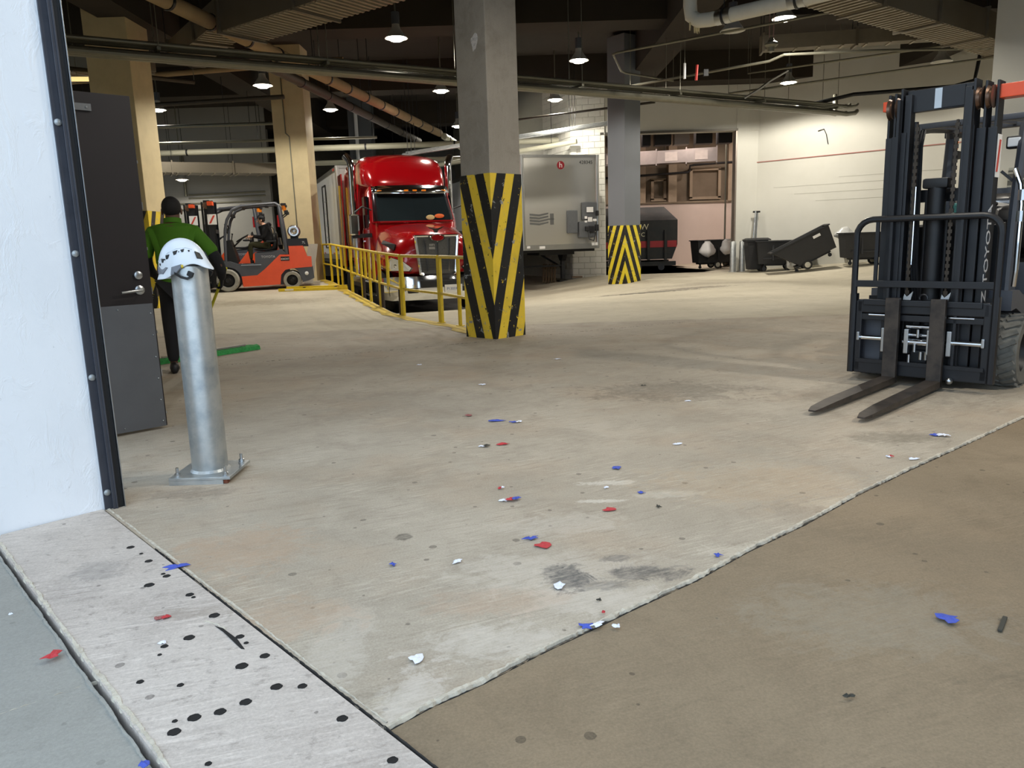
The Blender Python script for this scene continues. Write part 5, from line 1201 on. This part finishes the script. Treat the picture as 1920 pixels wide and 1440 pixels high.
# ================================================================== BOLLARD, HELMET, DOOR
bo = thing('bollard', 'galvanised steel bollard bolted to the floor with a white helmet on top', 'bollard', (-1.775, 4.335, 0))
b = B(); b.lathe([(0, .04), (.099, .04), (.0985, 1.195), (.093, 1.215), (0, 1.235)], 40); b.build('post', m_galv, bo, 30)
b = B(); b.box((0, 0, .033), (.345, .345, .016), bev=.002); b.box((-.02, 0, .0125), (.305, .345, .025)); b.lathe([(.099, .04), (.112, .041), (.099, .055)], 30); b.build('base_plate', m_galv, bo, None)
for x in (-.135, .135):
    for y in (-.135, .135):
        b = B(); b.lathe([(0, .041), (.017, .041), (.017, .058), (.009, .059), (.009, .092), (0, .093)], 8, Matrix.Translation((x, y, 0))); b.lathe([(.018, .041), (.018, .044), (.013, .044)], 12, Matrix.Translation((x, y, 0))); b.build('anchor_bolt', m_steel, bo)
B().box((.125, -.145, .012), (.06, .04, .02)).build('rusty_shim', M('rust', (110, 58, 36), .8), bo, None)

m_helm = M('white_helmet_shell', (222, 230, 238), .35, 0, .05, 10, (200, 206, 212))
m_hgrey = M('grey_helmet_fitting', (120, 124, 132), .5, 0, .1)
he = thing('helmet', 'white climbing style safety helmet with vents and chin strap resting on the bollard', 'helmet', (-1.80, 4.335, 1.198), 0, rot=(0, R(2), R(-6)))
A_, Bw, Hh = .138, .110, .170     # half length, half width, height above its rim line
def edge(ph):   # rim height around the shell, ph = 0 at the brim
    c = math.cos(ph); a = abs(math.atan2(math.sin(ph), math.cos(ph)))
    if a < 1.75: return interp(a, [0, .45, .75, 1.0, 1.3, 1.75], [-.003, .008, .030, .030, .008, -.035])
    return interp(a, [1.75, 2.0, 2.6, PI], [-.035, -.052, -.058, -.060])
def shell(t, ph, k=0):    # t 0..1 apex to rim
    ez = edge(ph); z = Hh+(ez-Hh)*t
    prof = math.sqrt(max(0, 1-(max(z, 0)/Hh)**2.1)) if z > 0 else 1-.05*(z/.06)
    if z <= 0 and math.cos(ph) < -.3: prof += .25*max(0, (-z-.03)/.03)*.35
    br = max(0, math.cos(ph))**3*max(0, (t-.62)/.38)**1.6*.030
    e = k/A_
    return Vector(((A_*(prof+e)+br)*math.cos(ph)-.012*(z/Hh), Bw*(prof+e)*math.sin(ph)*(1-.12*max(0, math.cos(ph))), z+k*.7))
b = B(); rg = []
for i in range(1, 21):
    t = (i/20)**1.55; rg.append([shell(t, 2*PI*j/48) for j in range(48)])
b.rings(rg, cap=False); b.bm.verts.ensure_lookup_table()
top = b.bm.verts.new((-.012, 0, Hh))
fr = [v for v in b.bm.verts if v is not top][:48]
for j in range(48): b.bm.faces.new((top, fr[(j+1) % 48], fr[j]))
o = b.build('shell', m_helm, he, 60); md = o.modifiers.new('thick', 'SOLIDIFY'); md.thickness = .004; md.offset = -1; soft(o, 1)
def patch(name, quad, mat, k0=-.001, k1=.0035, parent=he):
    b = B()
    def sub(k): return [shell(t, ph, k) for t, ph in quad]
    b.rings([sub(k0), sub(k1)]); return b.build(name, mat, parent, None)
for s in (-1, 1):
    # crescent ridge, vents, front and rear clips (ph measured from the brim)
    def V(cx, w_, h_, t0, skew=0): return [(t0, s*(cx-w_)), (t0, s*(cx+w_)), (t0+h_, s*(cx+w_*.5+skew)), (t0+h_, s*(cx-w_*.4+skew))]
    for cx, w_, h_, t0 in [(2.32, .035, .05, .62), (2.12, .085, .085, .515), (1.86, .095, .095, .44), (1.50, .11, .10, .395), (1.17, .09, .08, .415), (.88, .045, .05, .48)]:
        patch('vent', V(cx, w_, h_, t0), m_black)
    for cx, t0 in ((1.985, .52), (1.34, .44)): patch('vent', V(cx, .022, .03, t0), m_black)
    patch('front_clip', [(.50, s*.62), (.52, s*.40), (.70, s*.34), (.74, s*.62)], m_black, -.001, .006)
    patch('rear_clip', [(.70, s*2.56), (.76, s*1.85), (.88, s*2.12), (.88, s*2.52)], m_hgrey, -.001, .005)
    patch('strap_anchor', [(.82, s*1.66), (.90, s*1.28), (.985, s*1.32), (1.05, s*1.5), (1.0, s*1.72)], m_hgrey, -.001, .007)
    patch('ridge', [(.56, s*2.55), (.50, s*2.3), (.36, s*1.85), (.315, s*1.45), (.36, s*1.0), (.42, s*.72), (.44, s*.70), (.385, s*1.0), (.34, s*1.45), (.385, s*1.85), (.52, s*2.28), (.58, s*2.52)], m_helm, -.001, .003)
    patch('yellow_tab', [(.93, s*1.30), (.95, s*1.22), (1.02, s*1.22), (1.0, s*1.30)], m_yellow, -.001, .009)
    p0 = shell(1.0, s*1.58, .002)
    b = B(); b.rings([[q+Vector((0, s*dy, dz)) for dy, dz in ((0, -.007), (.003, -.007), (.003, .007), (0, .007))] for q in (p0, p0+Vector((.04, s*.004, -.022)), p0+Vector((.072, -s*.002, -.030)), p0+Vector((.10, -s*.008, -.016)))]); b.build('chin_strap', m_black, he, None)
    q = p0+Vector((.088, -s*.006, -.006)); B().box(q, (.034, .014, .028), Matrix.Rotation(R(25), 3, 'Y'), bev=.004).build('buckle', m_black, he, None)
b = B(); b.rings([[Vector((.128*k*math.cos(a)+.0, .102*k*math.sin(a), z)) for a in [2*PI*i/28 for i in range(28)]] for k, z in ((.93, .055), (.965, .055), (.965, .018), (.93, .018), (.93, .055))], cap=False); b.build('headband', m_black, he, None)
patch('scuff', [(.42, PI-.12), (.42, PI+.05), (.62, PI+.02), (.62, PI-.1)], M('orange_scuff', (214, 180, 160), .6), -.002, .0012)
B().lathe([(0, 0), (.006, 0), (.006, .004), (0, .004)], 10, Matrix.Translation(shell(.78, -2.75, .001)) @ Vector((-.7, -.6, .2)).to_track_quat('Z', 'Y').to_matrix().to_4x4()).build('rivet', M('navy_rivet', (60, 60, 100), .5), he)

# dark door leaf (hinged on the front wall, swung in)
m_doorp = M('dark_brown_door_paint', (30, 22, 23), .5, .1, .12, 4)
m_kick = M('kick_plate_grey', (104, 106, 110), .45, .35, .15, 4, (86, 88, 92))
dt = struct(bpy.data.objects.new('door_1', None)); C.objects.link(dt); dt.location = (-2.60, 5.63, 0); dt.rotation_euler = (0, 0, math.atan2(-vy, -vx))
dt['label'] = 'dark brown steel door standing open with a grey kick plate'
# local +x towards the free edge (0 = free edge), -y faces the opening
B().box((-.5, .0, 1.19), (1.0, .045, 2.34), bev=.003).build('door_leaf', m_doorp, dt, None)
kp = B().box((-.495, -.026, .475), (.97, .006, .91), bev=.001).build('kick_plate', m_kick, dt, None)
sb = B(); sb.sph((0, 0, 0), .006, 8); sme = sb.mesh('screw', 40); sme.materials.append(m_steel)
for z in (.06, .22, .38, .54, .70, .86): o = link('screw', sme, kp); o.location = (-.03, -.03, z)
for x in (-.25, -.5, -.75): o = link('screw', sme, kp); o.location = (x, -.03, .9)
for x in (-.3, -.6): o = link('screw', sme, kp); o.location = (x, -.03, .05)
b = B(); b.lathe([(0, 0), (.033, 0), (.033, .008), (.026, .012), (0, .012)], 20, Matrix.Translation((-.085, -.022, 1.03)) @ Matrix.Rotation(PI/2, 4, 'X')); b.tube([(-.085, -.03, 1.03), (-.085, -.075, 1.03), (-.10, -.082, 1.03), (-.225, -.08, 1.022)], .010, 10); b.build('lever_handle', m_steel, dt)
b = B(); b.lathe([(0, 0), (.030, 0), (.028, .016), (.018, .02), (0, .02)], 20, Matrix.Translation((-.085, -.022, 1.135)) @ Matrix.Rotation(PI/2, 4, 'X')); b.build('deadbolt', m_steel, dt)
b = B(); b.box((-.62, -.03, 2.26), (.72, .02, .045)); b.build('closer_track', M('closer_grey', (112, 112, 112), .45, .3), dt, None)
B().cyl((-.29, -.036, 2.26), (-.29, -.046, 2.26), .007, 8).build('track_screw', m_steel, dt)
for i in range(7): B().box((.002, 0, .12+i*.30), (.006, .046, .05 if i % 2 else .02)).build('edge_wear', m_steel, dt, None)
# ================================================================== RAILING
m_post_dk = M('bare_brown_post', (62, 52, 48), .7, .2, .2)
rt = thing('guard_railing', 'yellow pipe guard railing along the platform edge beside the red truck', 'railing', (0, 0, 0))
def rp(y, z): return Vector((xr(y), y, plat(xr(y)-.01, y)+z))
RH = 1.07
def seg(y0, y1, ext=True):
    b = B(); b.tube([rp(y0, RH), rp(y1, RH)], .028, 10); b.build('top_rail', m_yellow, rt)
    b = B(); b.tube([rp(y0, .48), rp(y1, .48)], .024, 10); b.build('mid_rail', m_yellow, rt)
def post(y, z0=-.02, z1=RH, mat=m_yellow, rad=.03):
    b = B(); b.tube([rp(y, z0), rp(y, z1)], rad, 10); b.build('post', mat, rt)
seg(10.55, 12.6); seg(12.66, 13.94); seg(14.0, 15.5); seg(15.56, 19.0); seg(19.06, 22.6); seg(22.66, 26.2)
for y in (11.4, 12.6, 12.66): post(y)
post(12.05)
for y in (13.94, 14.0): post(y, .0)
for y in (15.5, 15.56, 16.6, 17.6, 18.98, 19.08, 20.6, 21.4, 22.58, 22.7, 24.4, 26.1): post(y)
post(14.72, .5); post(16.1, .5); post(17.1, .5); post(18.2, .5); post(19.9, .5)
for y in (14.10, 15.42, 15.66, 17.5): B().tube([rp(y, -.12)+Vector((.02, 0, 0)), rp(y, .46)+Vector((.02, 0, 0))], .034, 8).build('stub_post', m_post_dk, rt)
for y in (11.4, 12.05, 12.63): B().cyl(rp(y, .0), rp(y, .012), .07, 12).build('foot_plate', m_yellow, rt)
# grey end panel leaning by the tan column, tall striped pipe beside it
t = thing('pipe_guard', 'tall yellow pipe guard standing at the far end of the railing', 'railing', (-6.55, 26.6, .27))
for x in (0, .22): B().tube([(x, 0, -.02), (x-.05, 0, 3.0)], .045, 10).build('pipe', m_yellow, t)
B().box((.1, 0, .9), (.25, .05, .05)).build('crosspiece', m_yellow, t, None)
t = thing('dock_panel', 'pale grey leaning panel between the orange forklift and the railing', 'panel', (-5.75, 22.3, .265), R(15))
B().prism([(-.12, 0), (.12, 0), (.34, 1.1), (.06, 1.1)], -.03, .03, 'y').build('panel', M('pale_grey_panel', (168, 164, 152), .6, 0, .1), t, None)
# yellow barrier arms lying on the platform
t = thing('barrier_arm', 'yellow flat steel arms lying on the floor behind the orange forklift', 'barrier', (-5.0, 19.80, plat(-5, 19.8)), R(2))
B().box((0, .0, .035), (1.75, .10, .07), bev=.006).build('arm', m_yellow, t, None)
B().box((.05, .22, .06), (1.55, .10, .09), bev=.006).build('arm', m_yellow, t, None)
B().box((-.6, -.052, .04), (.22, .006, .04)).build('label_plate', m_sticker, t, None)
for x in (-.25, .55): B().cyl((x, .1, .0), (x, .1, .09), .035, 10).build('pivot', m_blackm, t)
# litter by the truck
t = thing('torn_rag', 'dark shiny torn rag on the ramp beyond the railing', 'rag', (-.27, 12.75, dock(-.27, 12.75)), .4)
b = B(); rr = random.Random(11); rows = []
for i in range(9): rows.append([(-.2+.05*i+rr.uniform(-.01, .01), -.05+.035*j+rr.uniform(-.015, .015), .008+rr.uniform(0, .035)*(1 if 0 < i < 8 else .1)) for j in range(4)])
b.rings(rows, close=False, cap=False); o = b.build('cloth', m_black, t, None); md = o.modifiers.new('thick', 'SOLIDIFY'); md.thickness = .006

# ================================================================== TRASH AREA
m_dump = M('black_container_paint', (24, 27, 26), .55, .2, .3, 3, (50, 44, 38))
dp_ = thing('dumpster', 'black roll-off compactor container with a red band inside the trash room', 'dumpster', (4.45, 29.55, 0), R(-4))
def dring(z, x1, y0, y1): return [(-1.6, y0, z), (x1, y0, z), (x1, y1, z), (-1.6, y1, z)]
B().rings([dring(.42, 1.75, 0, 2.3), dring(.95, 1.95, 0, 2.3), dring(1.86, 1.95, 0, 2.3), dring(2.38, 1.55, .9, 1.7)]).build('body', m_dump, dp_, None)
B().box((.17, -.012, .98), (3.5, .03, .24)).build('red_band', M('red_band_paint', (150, 24, 28), .5), dp_, None)
for x in (-.3, .86, 1.5): B().box((x, -.06, .95), (.11, .12, 1.1), bev=.01).build('rib', m_dump, dp_, None)
b = B(); b.box((.1, .1, .25), (3.6, .16, .16)); b.box((.1, 2.1, .25), (3.6, .16, .16)); b.build('skid', m_dump, dp_, None)
for x in (-.2, .5, 1.35):
    B().cyl((x, -.02, .12), (x, .2, .12), .12, 14).build('roller', m_blackm, dp_)
text('lettering', 'SAW', .30, M('cream_lettering', (206, 200, 168), .6), dp_, (.55, -.03, 1.62), (R(90), 0, 0))
text('lettering', '40C', .22, MATS['cream_lettering'], dp_, (.55, -.03, 1.34), (R(90), 0, 0))

m_cart = M('black_cart_plastic', (34, 34, 35), .55, 0, .2, 5)
m_hub = M('pale_wheel_hub', (186, 182, 166), .5)
m_bag = M('white_bin_bag', (216, 212, 210), .45, 0, .08, 8, (180, 176, 174), .4, 14)
m_clear = M('clear_bag', (196, 196, 192), .3, 0, .1, 10, (150, 150, 146), .5, 14)
def cart_parts(t, ln=1.75, h=.92, wd=.85, slant=.55):
    # tilting hopper: the slanted end is on the right
    def ring(k, dz): return None
    def sec(z, x0, x1, y): return [(x0, -y, z), (x1, -y, z), (x1, y, z), (x0, y, z)]
    rg = [sec(.22, -ln/2+.06, ln/2-slant, wd/2-.09), sec(h, -ln/2, ln/2, wd/2), sec(h, -ln/2-.04, ln/2+.05, wd/2+.04), sec(h+.035, -ln/2-.04, ln/2+.05, wd/2+.04), sec(h+.03, -ln/2+.03, ln/2-.03, wd/2-.03), sec(.30, -ln/2+.10, ln/2-slant-.04, wd/2-.13)]
    B().rings(rg).build('hopper', m_cart, t, None)
    for x in (-ln*.22, ln*.08): B().box((x, -wd/2+.01, .60), (.05, .05, .55), Matrix.Rotation(R(-8), 3, 'X')).build('rib', m_cart, t, None)
    B().box((-.1, -wd/2+.035, .40), (ln*.66, .03, .05)).build('rib', m_cart, t, None)
    B().box((-.1, 0, .2), (ln*.62, wd*.55, .08)).build('undercarriage', m_blackdeep, t, None)
    for s in (-1, 1):
        b = B(); b.lathe([(0, -.03), (.12, -.03), (.14, -.015), (.14, .015), (.12, .03), (0, .03)], 18, Matrix.Translation((.12, s*wd*.40, .14)) @ Matrix.Rotation(PI/2, 4, 'X')); wl_ = b.build('wheel', m_rubber, t)
        b = B(); b.lathe([(0, -.04), (.07, -.04), (.085, -.03), (.085, .03), (.07, .04), (0, .04)], 14, Matrix.Translation((.12, s*wd*.40, .14)) @ Matrix.Rotation(PI/2, 4, 'X')); b.build('hub', m_hub, wl_)
    for x in (-ln*.36, ln*.3-.1):
        b = B(); b.lathe([(0, -.02), (.055, -.02), (.06, 0), (.055, .02), (0, .02)], 12, Matrix.Translation((x, -.12, .06)) @ Matrix.Rotation(PI/2, 4, 'X')); b.box((x, -.12, .13), (.05, .06, .1)); b.build('caster', m_blackm, t)
def blob(name, c, r, parent, mat, seed=0, sc=(1, 1, 1)):
    b = B(); b.sph((0, 0, 0), 1, 16); rr = random.Random(seed); off = [rr.uniform(0, 6) for _ in range(6)]
    for v in b.bm.verts:
        p_ = v.co.copy(); k = 1+.09*math.sin(5*p_.x+off[0])+.08*math.sin(6*p_.y+off[1])+.08*math.sin(5*p_.z+off[2])+.04*math.sin(13*p_.x+9*p_.z+off[3])
        v.co = Vector(c)+Vector((p_.x*sc[0], p_.y*sc[1], p_.z*sc[2]))*r*k
    return b.build(name, mat, parent, 70)
RB_ = math.atan2(-8.27, 10)    # along the white wall
def wallpt(t, off): q = Vector((8.5, 26.87))+d2*t+Vector((-.637, -.771))*off; return q.x, q.y
def gcart(label, t_, off, group='rubbish carts along the white wall', rz=None, z=0):
    x, y = wallpt(t_, off); t = thing('tilt_cart', label, 'cart', (x, y, fl(x, y)+z), RB_ if rz is None else rz, group); cart_parts(t); return t
k1 = gcart('low black rubbish cart beside the wheelie bin, with white stickers on it', 1.45, 1.1, rz=R(-14))
B().box((.30, -.445, .84), (.22, .012, .09)).build('sticker', m_sticker, k1, None); B().box((.30, -.425, .64), (.10, .012, .16)).build('sticker', m_sticker, k1, None); B().box((.38, -.37, .36), (.05, .02, .05)).build('reflector', m_yellow, k1, None)
# tipped cart
x, y = wallpt(2.6, 1.95); k2 = thing('tilt_cart', 'black rubbish cart tipped up on its wheels with its low corner at the left', 'cart', (x, y, fl(x, y)), 0, 'rubbish carts along the white wall')
cart_parts(k2)
k2.rotation_euler = Euler((0, R(27), R(168))); k2.location.z += .12
B().box((-.45, .445, .80), (.22, .012, .08)).build('sticker', m_sticker, k2, None)
k3 = gcart('black rubbish cart nearest the forklift with a full bag hung on its end', 4.15, 1.35, rz=R(-10))
bg1 = thing('bin_bag', 'greyish see-through bag bulging between the tipped cart and the next one', 'bag', (*wallpt(3.22, .95), 0)); bg1.location.z = fl(bg1.location.x, bg1.location.y)
blob('sack', (0, 0, .95), .26, bg1, m_clear, 3, (1.15, .8, .75)); blob('sack_tail', (.1, -.02, .48), .2, bg1, m_clear, 4, (.7, .6, 2.0))
bg2 = thing('bin_bag', 'thin grey bag slumped on the floor under the tipped cart', 'bag', (*wallpt(1.8, 1.2), 0)); bg2.location.z = fl(bg2.location.x, bg2.location.y)
blob('sack', (0, 0, .24), .26, bg2, m_clear, 5, (1.2, .7, .95))
# wheelie bin
x, y = wallpt(.40, 1.0); wbn = thing('wheelie_bin', 'black wheeled bin with a closed lid standing at the wall corner', 'bin', (x, y-.1, fl(x, y)), R(-6))
B().rings([[(-.24, -.24, .08), (.24, -.24, .08), (.24, .24, .08), (-.24, .24, .08)], [(-.31, -.32, .98), (.31, -.32, .98), (.31, .32, .98), (-.31, .32, .98)], [(-.34, -.35, .98), (.34, -.35, .98), (.34, .35, .98), (-.34, .35, .98)], [(-.34, -.35, 1.02), (.34, -.35, 1.02), (.34, .35, 1.02), (-.34, .35, 1.02)]]).build('body', m_cart, wbn, None)
B().rings([[(-.36, -.37, 1.02), (.42, -.37, 1.02), (.42, .37, 1.02), (-.36, .37, 1.02)], [(-.36, -.37, 1.05), (.42, -.37, 1.05), (.42, .37, 1.05), (-.36, .37, 1.05)], [(-.26, -.28, 1.10), (.34, -.28, 1.10), (.34, .28, 1.10), (-.26, .28, 1.10)]]).build('lid', m_cart, wbn, None)
B().cyl((.36, -.28, .98), (.36, .28, .98), .02, 8).build('handle', m_cart, wbn)
for s in (-1, 1): B().cyl((.22, s*.27, .11), (.22, s*.22, .11), .11, 16).build('wheel', m_rubber, wbn)
# carts with white bags in the opening
for (x, y, rz, lb, gl) in [(8.10, 29.3, R(8), 'dark rubbish cart inside the opening with a white bag tied to its front', 1.36), (8.95, 30.4, R(4), 'dark rubbish cart half hidden behind the opening edge with a white bag', 1.2)]:
    t = thing('tilt_cart', lb, 'cart', (x-.45, y, .02), rz, 'rubbish carts in the trash room'); cart_parts(t, gl, 1.02, .8, .12)
for (x, y, z, lb) in [(7.35, 28.72, .72, 'white plastic bag hanging on the front of the cart in the opening'), (8.15, 28.9, .78, 'white plastic bag hanging at the edge of the opening')]:
    t = thing('bin_bag', lb, 'bag', (x, y, z)); blob('sack', (0, 0, 0), .27, t, m_bag, int(x*10), (1.1, .75, .95)); b = B(); b.rings([[Vector((.09*k*math.cos(a), .07*k*math.sin(a), z_+.02*math.sin(5*a))) for a in [2*PI*i/10 for i in range(10)]] for k, z_ in ((.5, .20), (1.0, .27), (1.3, .32))]); b.build('knot', m_bag, t, 60)
t = thing('slatted_crate', 'brown slatted crate leaning at the foot of the white block pier', 'crate', (1.42, 27.1, dock(1.42, 27.1)), R(-20))
for i in range(5): B().box((-.2+.1*i, 0, .33), (.07, .05, .66), Matrix.Rotation(R(-12), 3, 'X'), bev=.005).build('slat', M('crate_wood', (96, 78, 56), .8), t, None)
for z in (.12, .52): B().box((0, .05, z), (.5, .04, .07), Matrix.Rotation(R(-12), 3, 'X')).build('batten', MATS['crate_wood'], t, None)
# short pipe posts at the opening, poles against the wall
for i, (x, y, lb) in enumerate([(7.60, 26.3, 'short grey pipe post at the edge of the trash opening'), (7.93, 26.35, 'short grey pipe post beside the wheelie bin')]):
    t = thing('pipe_post', lb, 'post', (x, y, fl(x, y)))
    b = B(); b.lathe([(0, -.02), (.10, -.02), (.10, .98), (.08, 1.02), (0, 1.04)], 18); b.build('post', m_galv, t); B().lathe([(.10, 0), (.15, 0), (.15, .015), (.10, .015)], 18).build('foot', m_galv, t)
t = thing('leaning_poles', 'silver poles leaning on the white wall behind the wheelie bin', 'pole', (8.3, 26.5, fl(8.7, 26.4)), 0)
for i, (x0, x1) in enumerate([(-.05, .12), (.06, .2), (.1, .16)]): B().tube([(x0, -.1, 0), (x1, .1+.05*i, 1.95-.04*i)], .028, 8).build('pole', m_steel, t)
B().box((.16, .12, 1.93), (.24, .06, .06), bev=.01).build('pole_head', m_black, t, None)

# ================================================================== RIGHT WALL FITTINGS
t = thing('wall_cabinet', 'grey louvred electrical cabinet on the right wall above the forklift seat', 'cabinet', onnear(.95, 2.12, .1), math.atan2(d3.y, d3.x))
B().box((0, 0, 0), (1.0, .2, .44), bev=.01).build('body', M('cabinet_grey', (170, 170, 160), .5, .1, .08), t, None)
for x in (-.36, .02):
    B().box((x, -.105, 0), (.28, .012, .34)).build('louvre_panel', M('louvre_dark', (92, 92, 86), .5), t, None)
    for k in range(3): B().box((x, -.115, -.12+k*.12), (.28, .012, .03)).build('louvre', MATS['cabinet_grey'], t, None)
t = thing('wall_cabinet', 'plain white cabinet on the wall seen through the forklift mast', 'cabinet', onwall(5.3, 1.75, .12), math.atan2(d2.y, d2.x))
B().box((0, 0, 0), (1.0, .2, 1.0), bev=.02).build('body', m_wall, t, None)
B().box((.47, -.105, 0), (.03, .02, .3)).build('handle', m_joint, t, None)
t = thing('white_board', 'white board and grey cabinet leaning by the striped tan column', 'board', (-7.55, 15.75, .065), R(8))
B().box((-.42, .25, .95), (.3, .5, 1.9), bev=.01).build('cabinet', M('pale_cabinet', (176, 176, 168), .5), t, None)
for z in (1.78, 1.25): B().box((-.42, -.005, z), (.22, .012, .05)).build('slot', m_black, t, None)
B().bar((-.14, -.1, 0), (-.18, .25, 1.6), .10, .03, up=(1, 0, 0)).build('board', m_white, t, None)

# ================================================================== LITTER ON THE FLOOR
m_blue = M('blue_paper', (66, 84, 176), .7, 0, .12, 40); m_redp = M('red_paper', (186, 52, 58), .7, 0, .12, 40); m_whp = M('white_paper', (226, 228, 238), .7, 0, .05, 40)
m_dkp = M('dark_rubber_scrap', (58, 56, 48), .8); m_maroon = M('faded_maroon_paper', (150, 92, 88), .8)
CM = {'b': m_blue, 'r': m_redp, 'w': m_whp, 'd': m_dkp, 'm': m_maroon}
CN = {'b': 'blue', 'r': 'red', 'w': 'white', 'd': 'dark', 'm': 'maroon'}
def flake(b, cx, cy, rx, ry, a, rr, z=.004):
    n = 11; ring = []
    for i in range(n):
        t = 2*PI*i/n; k = rr.uniform(.38, 1.2)
        u, v = rx*k*math.cos(t), ry*k*math.sin(t)
        ring.append((cx+u*math.cos(a)-v*math.sin(a), cy+u*math.sin(a)+v*math.cos(a), z+rr.uniform(.001, .007)))
    c = (cx, cy, z+.006)
    b.rings([[(x, y, z_-.0015) for x, y, z_ in ring], ring, [(cx+(x-cx)*.45, cy+(y-cy)*.45, z_+rr.uniform(0, .006)) for x, y, z_ in ring]])
SC = [  # x, y, length, aspect, angle, colours, label
 (-1.538, 2.328, .055, .8, .3, 'r', 'red paper scrap lying alone on the grey outdoor slab'),
 (-1.285, 2.565, .060, .5, .2, 'mr', 'dull red and maroon scrap in the middle of the threshold strip'),
 (-1.199, 2.389, .030, .6, .2, 'w', 'small white scrap beside a drilled hole on the threshold strip'),
 (-1.426, 3.018, .090, .5, .25, 'b', 'largest blue paper scrap, lying across the threshold joint'),
 (-1.867, 2.631, .014, .5, 0, 'w', 'tiny white flake on the outdoor slab near the reveal wall'),
 (-.979, 1.768, .03, .6, 0, 'b', 'blue scrap at the bottom edge beside the open joint'),
 (-.074, 3.919, .04, .5, .2, 'rw', 'tiny red and white pair of flakes behind the red white and blue one'),
 (-.027, 3.727, .076, .4, .1, 'wrb', 'red white and blue folded scrap in the middle of the main slab'),
 (.061, 3.21, .075, .3, .3, 'b', 'thin blue scrap just left of the pointed red one'),
 (-.512, 2.971, .026, .9, .8, 'b', 'tiny blue flake left of the white twist of paper'),
 (-.25, 2.983, .045, .5, .7, 'w', 'white twist of paper beside the tiny blue flake'),
 (-.334, 2.241, .045, .85, .2, 'w', 'bluish white paper scrap near the corner of the main slab'),
 (-.269, 6.939, .064, .4, .1, 'w', 'white scrap nearest the foot of the striped column'),
 (.504, 8.321, .093, .25, 0, 'w', 'thin white strip lying in the shadow of the striped column'),
 (-.331, 5.684, .06, .6, .4, 'm', 'faded maroon flake left of the long blue scraps'),
 (-.13, 5.48, .13, .2, .05, 'b', 'long thin blue scrap, its twin touching on the right'),
 (.02, 5.42, .10, .3, -.1, 'bw', 'blue scrap with a pale edge touching the long thin blue one'),
 (-.194, 4.781, .08, .4, .1, 'wd', 'white and dark crumpled scrap touching a red one'),
 (-.07, 4.82, .085, .4, .25, 'r', 'red scrap touching the white and dark crumpled one'),
 (1.388, 5.951, .042, .4, 0, 'w', 'tiny white flake in the dark tyre stain'),
 (1.033, 4.687, .060, .4, .1, 'w', 'small white scrap alone in the middle right of the main slab'),
 (.587, 4.217, .055, .7, -.4, 'b', 'squarish blue scrap in the centre of the main slab'),
 (.479, 3.873, .036, .4, .8, 'w', 'short white sliver between two blue scraps'),
 (.646, 3.779, .042, .5, .2, 'b', 'small blue scrap just above a dark rubber crumb'),
 (.691, 3.558, .030, .5, -.5, 'd', 'dark rubber crumb below the small blue scrap'),
 (.448, 3.543, .062, .5, .2, 'r', 'oval red scrap in the centre of the main slab'),
 (.111, 3.128, .075, .7, .5, 'r', 'pointed red scrap just right of the thin blue one'),
 (.821, 2.965, .040, .45, .3, 'b', 'dark blue scrap by the long crumbled joint'),
 (1.154, 6.647, .045, .4, .2, 'd', 'black crumb behind the dark tyre stain'),
 (.158, 2.726, .046, .8, .3, 'w', 'white scrap at the edge of the grey oil stain'),
 (.244, 2.413, .085, .4, .1, 'bw', 'blue scrap with white streaks lying over the long joint'),
 (.329, 2.404, .034, .6, -.6, 'w', 'white scrap just right of the blue and white one on the joint'),
 (.294, 2.501, .016, .5, 0, 'r', 'red speck just above the long joint'),
 (.291, 2.598, .018, .5, .3, 'd', 'dark crumb above the red speck near the joint'),
 (2.687, 4.694, .085, .5, -.5, 'bww', 'crumpled blue and white paper near the fork tips'),
 (2.272, 4.213, .072, .3, -.1, 'w', 'flat white sliver near the right stretch of the joint'),
 (2.163, 4.269, .034, .8, .3, 'wr', 'small white flake with a red corner left of the white sliver'),
 (1.436, 2.388, .070, .5, -.2, 'b', 'blue oval scrap on the brown slab at right'),
 (.926, 1.968, .038, .25, .3, 'd', 'short dark streak of rubber low on the brown slab'),
 (-.99, 8.213, .060, .3, 0, 'w', 'tiny white flake left of the striped column'),
 (-3.45, 9.75, .06, .5, .3, 'b', 'blue scrap caught beside the green mop head'),
]
for i, (x, y, ln_, asp, an, cols, lb) in enumerate(SC):
    rr = random.Random(100+i); t = thing('paper_scrap', lb, 'scrap', (x, y, .012 if 'open joint' in lb and 0 else 0), 0, 'litter scattered on the floor')
    if i == 40: t.location.z = 0
    n = len(cols)
    for k, c in enumerate(cols):
        b = B(); off = (k-(n-1)/2)*ln_*.42
        flake(b, off*math.cos(an), off*math.sin(an), ln_*(.56 if n == 1 else .36), ln_*asp*1.35*(.6 if n == 1 else .48), an+(.5*k if n > 1 else 0), rr, .004+.003*k)
        b.build('flake', CM[c], t, None, (CN[c]+' paper flake') if n > 1 else None)
t = thing('rubber_strip', 'dark green rubber strip lying on the brown slab at right', 'strip', (1.60, 2.35, -.006), math.atan2(.09, .075))
B().box((0, 0, .006), (.115, .014, .008), bev=.002).build('strip', m_dkp, t, None)
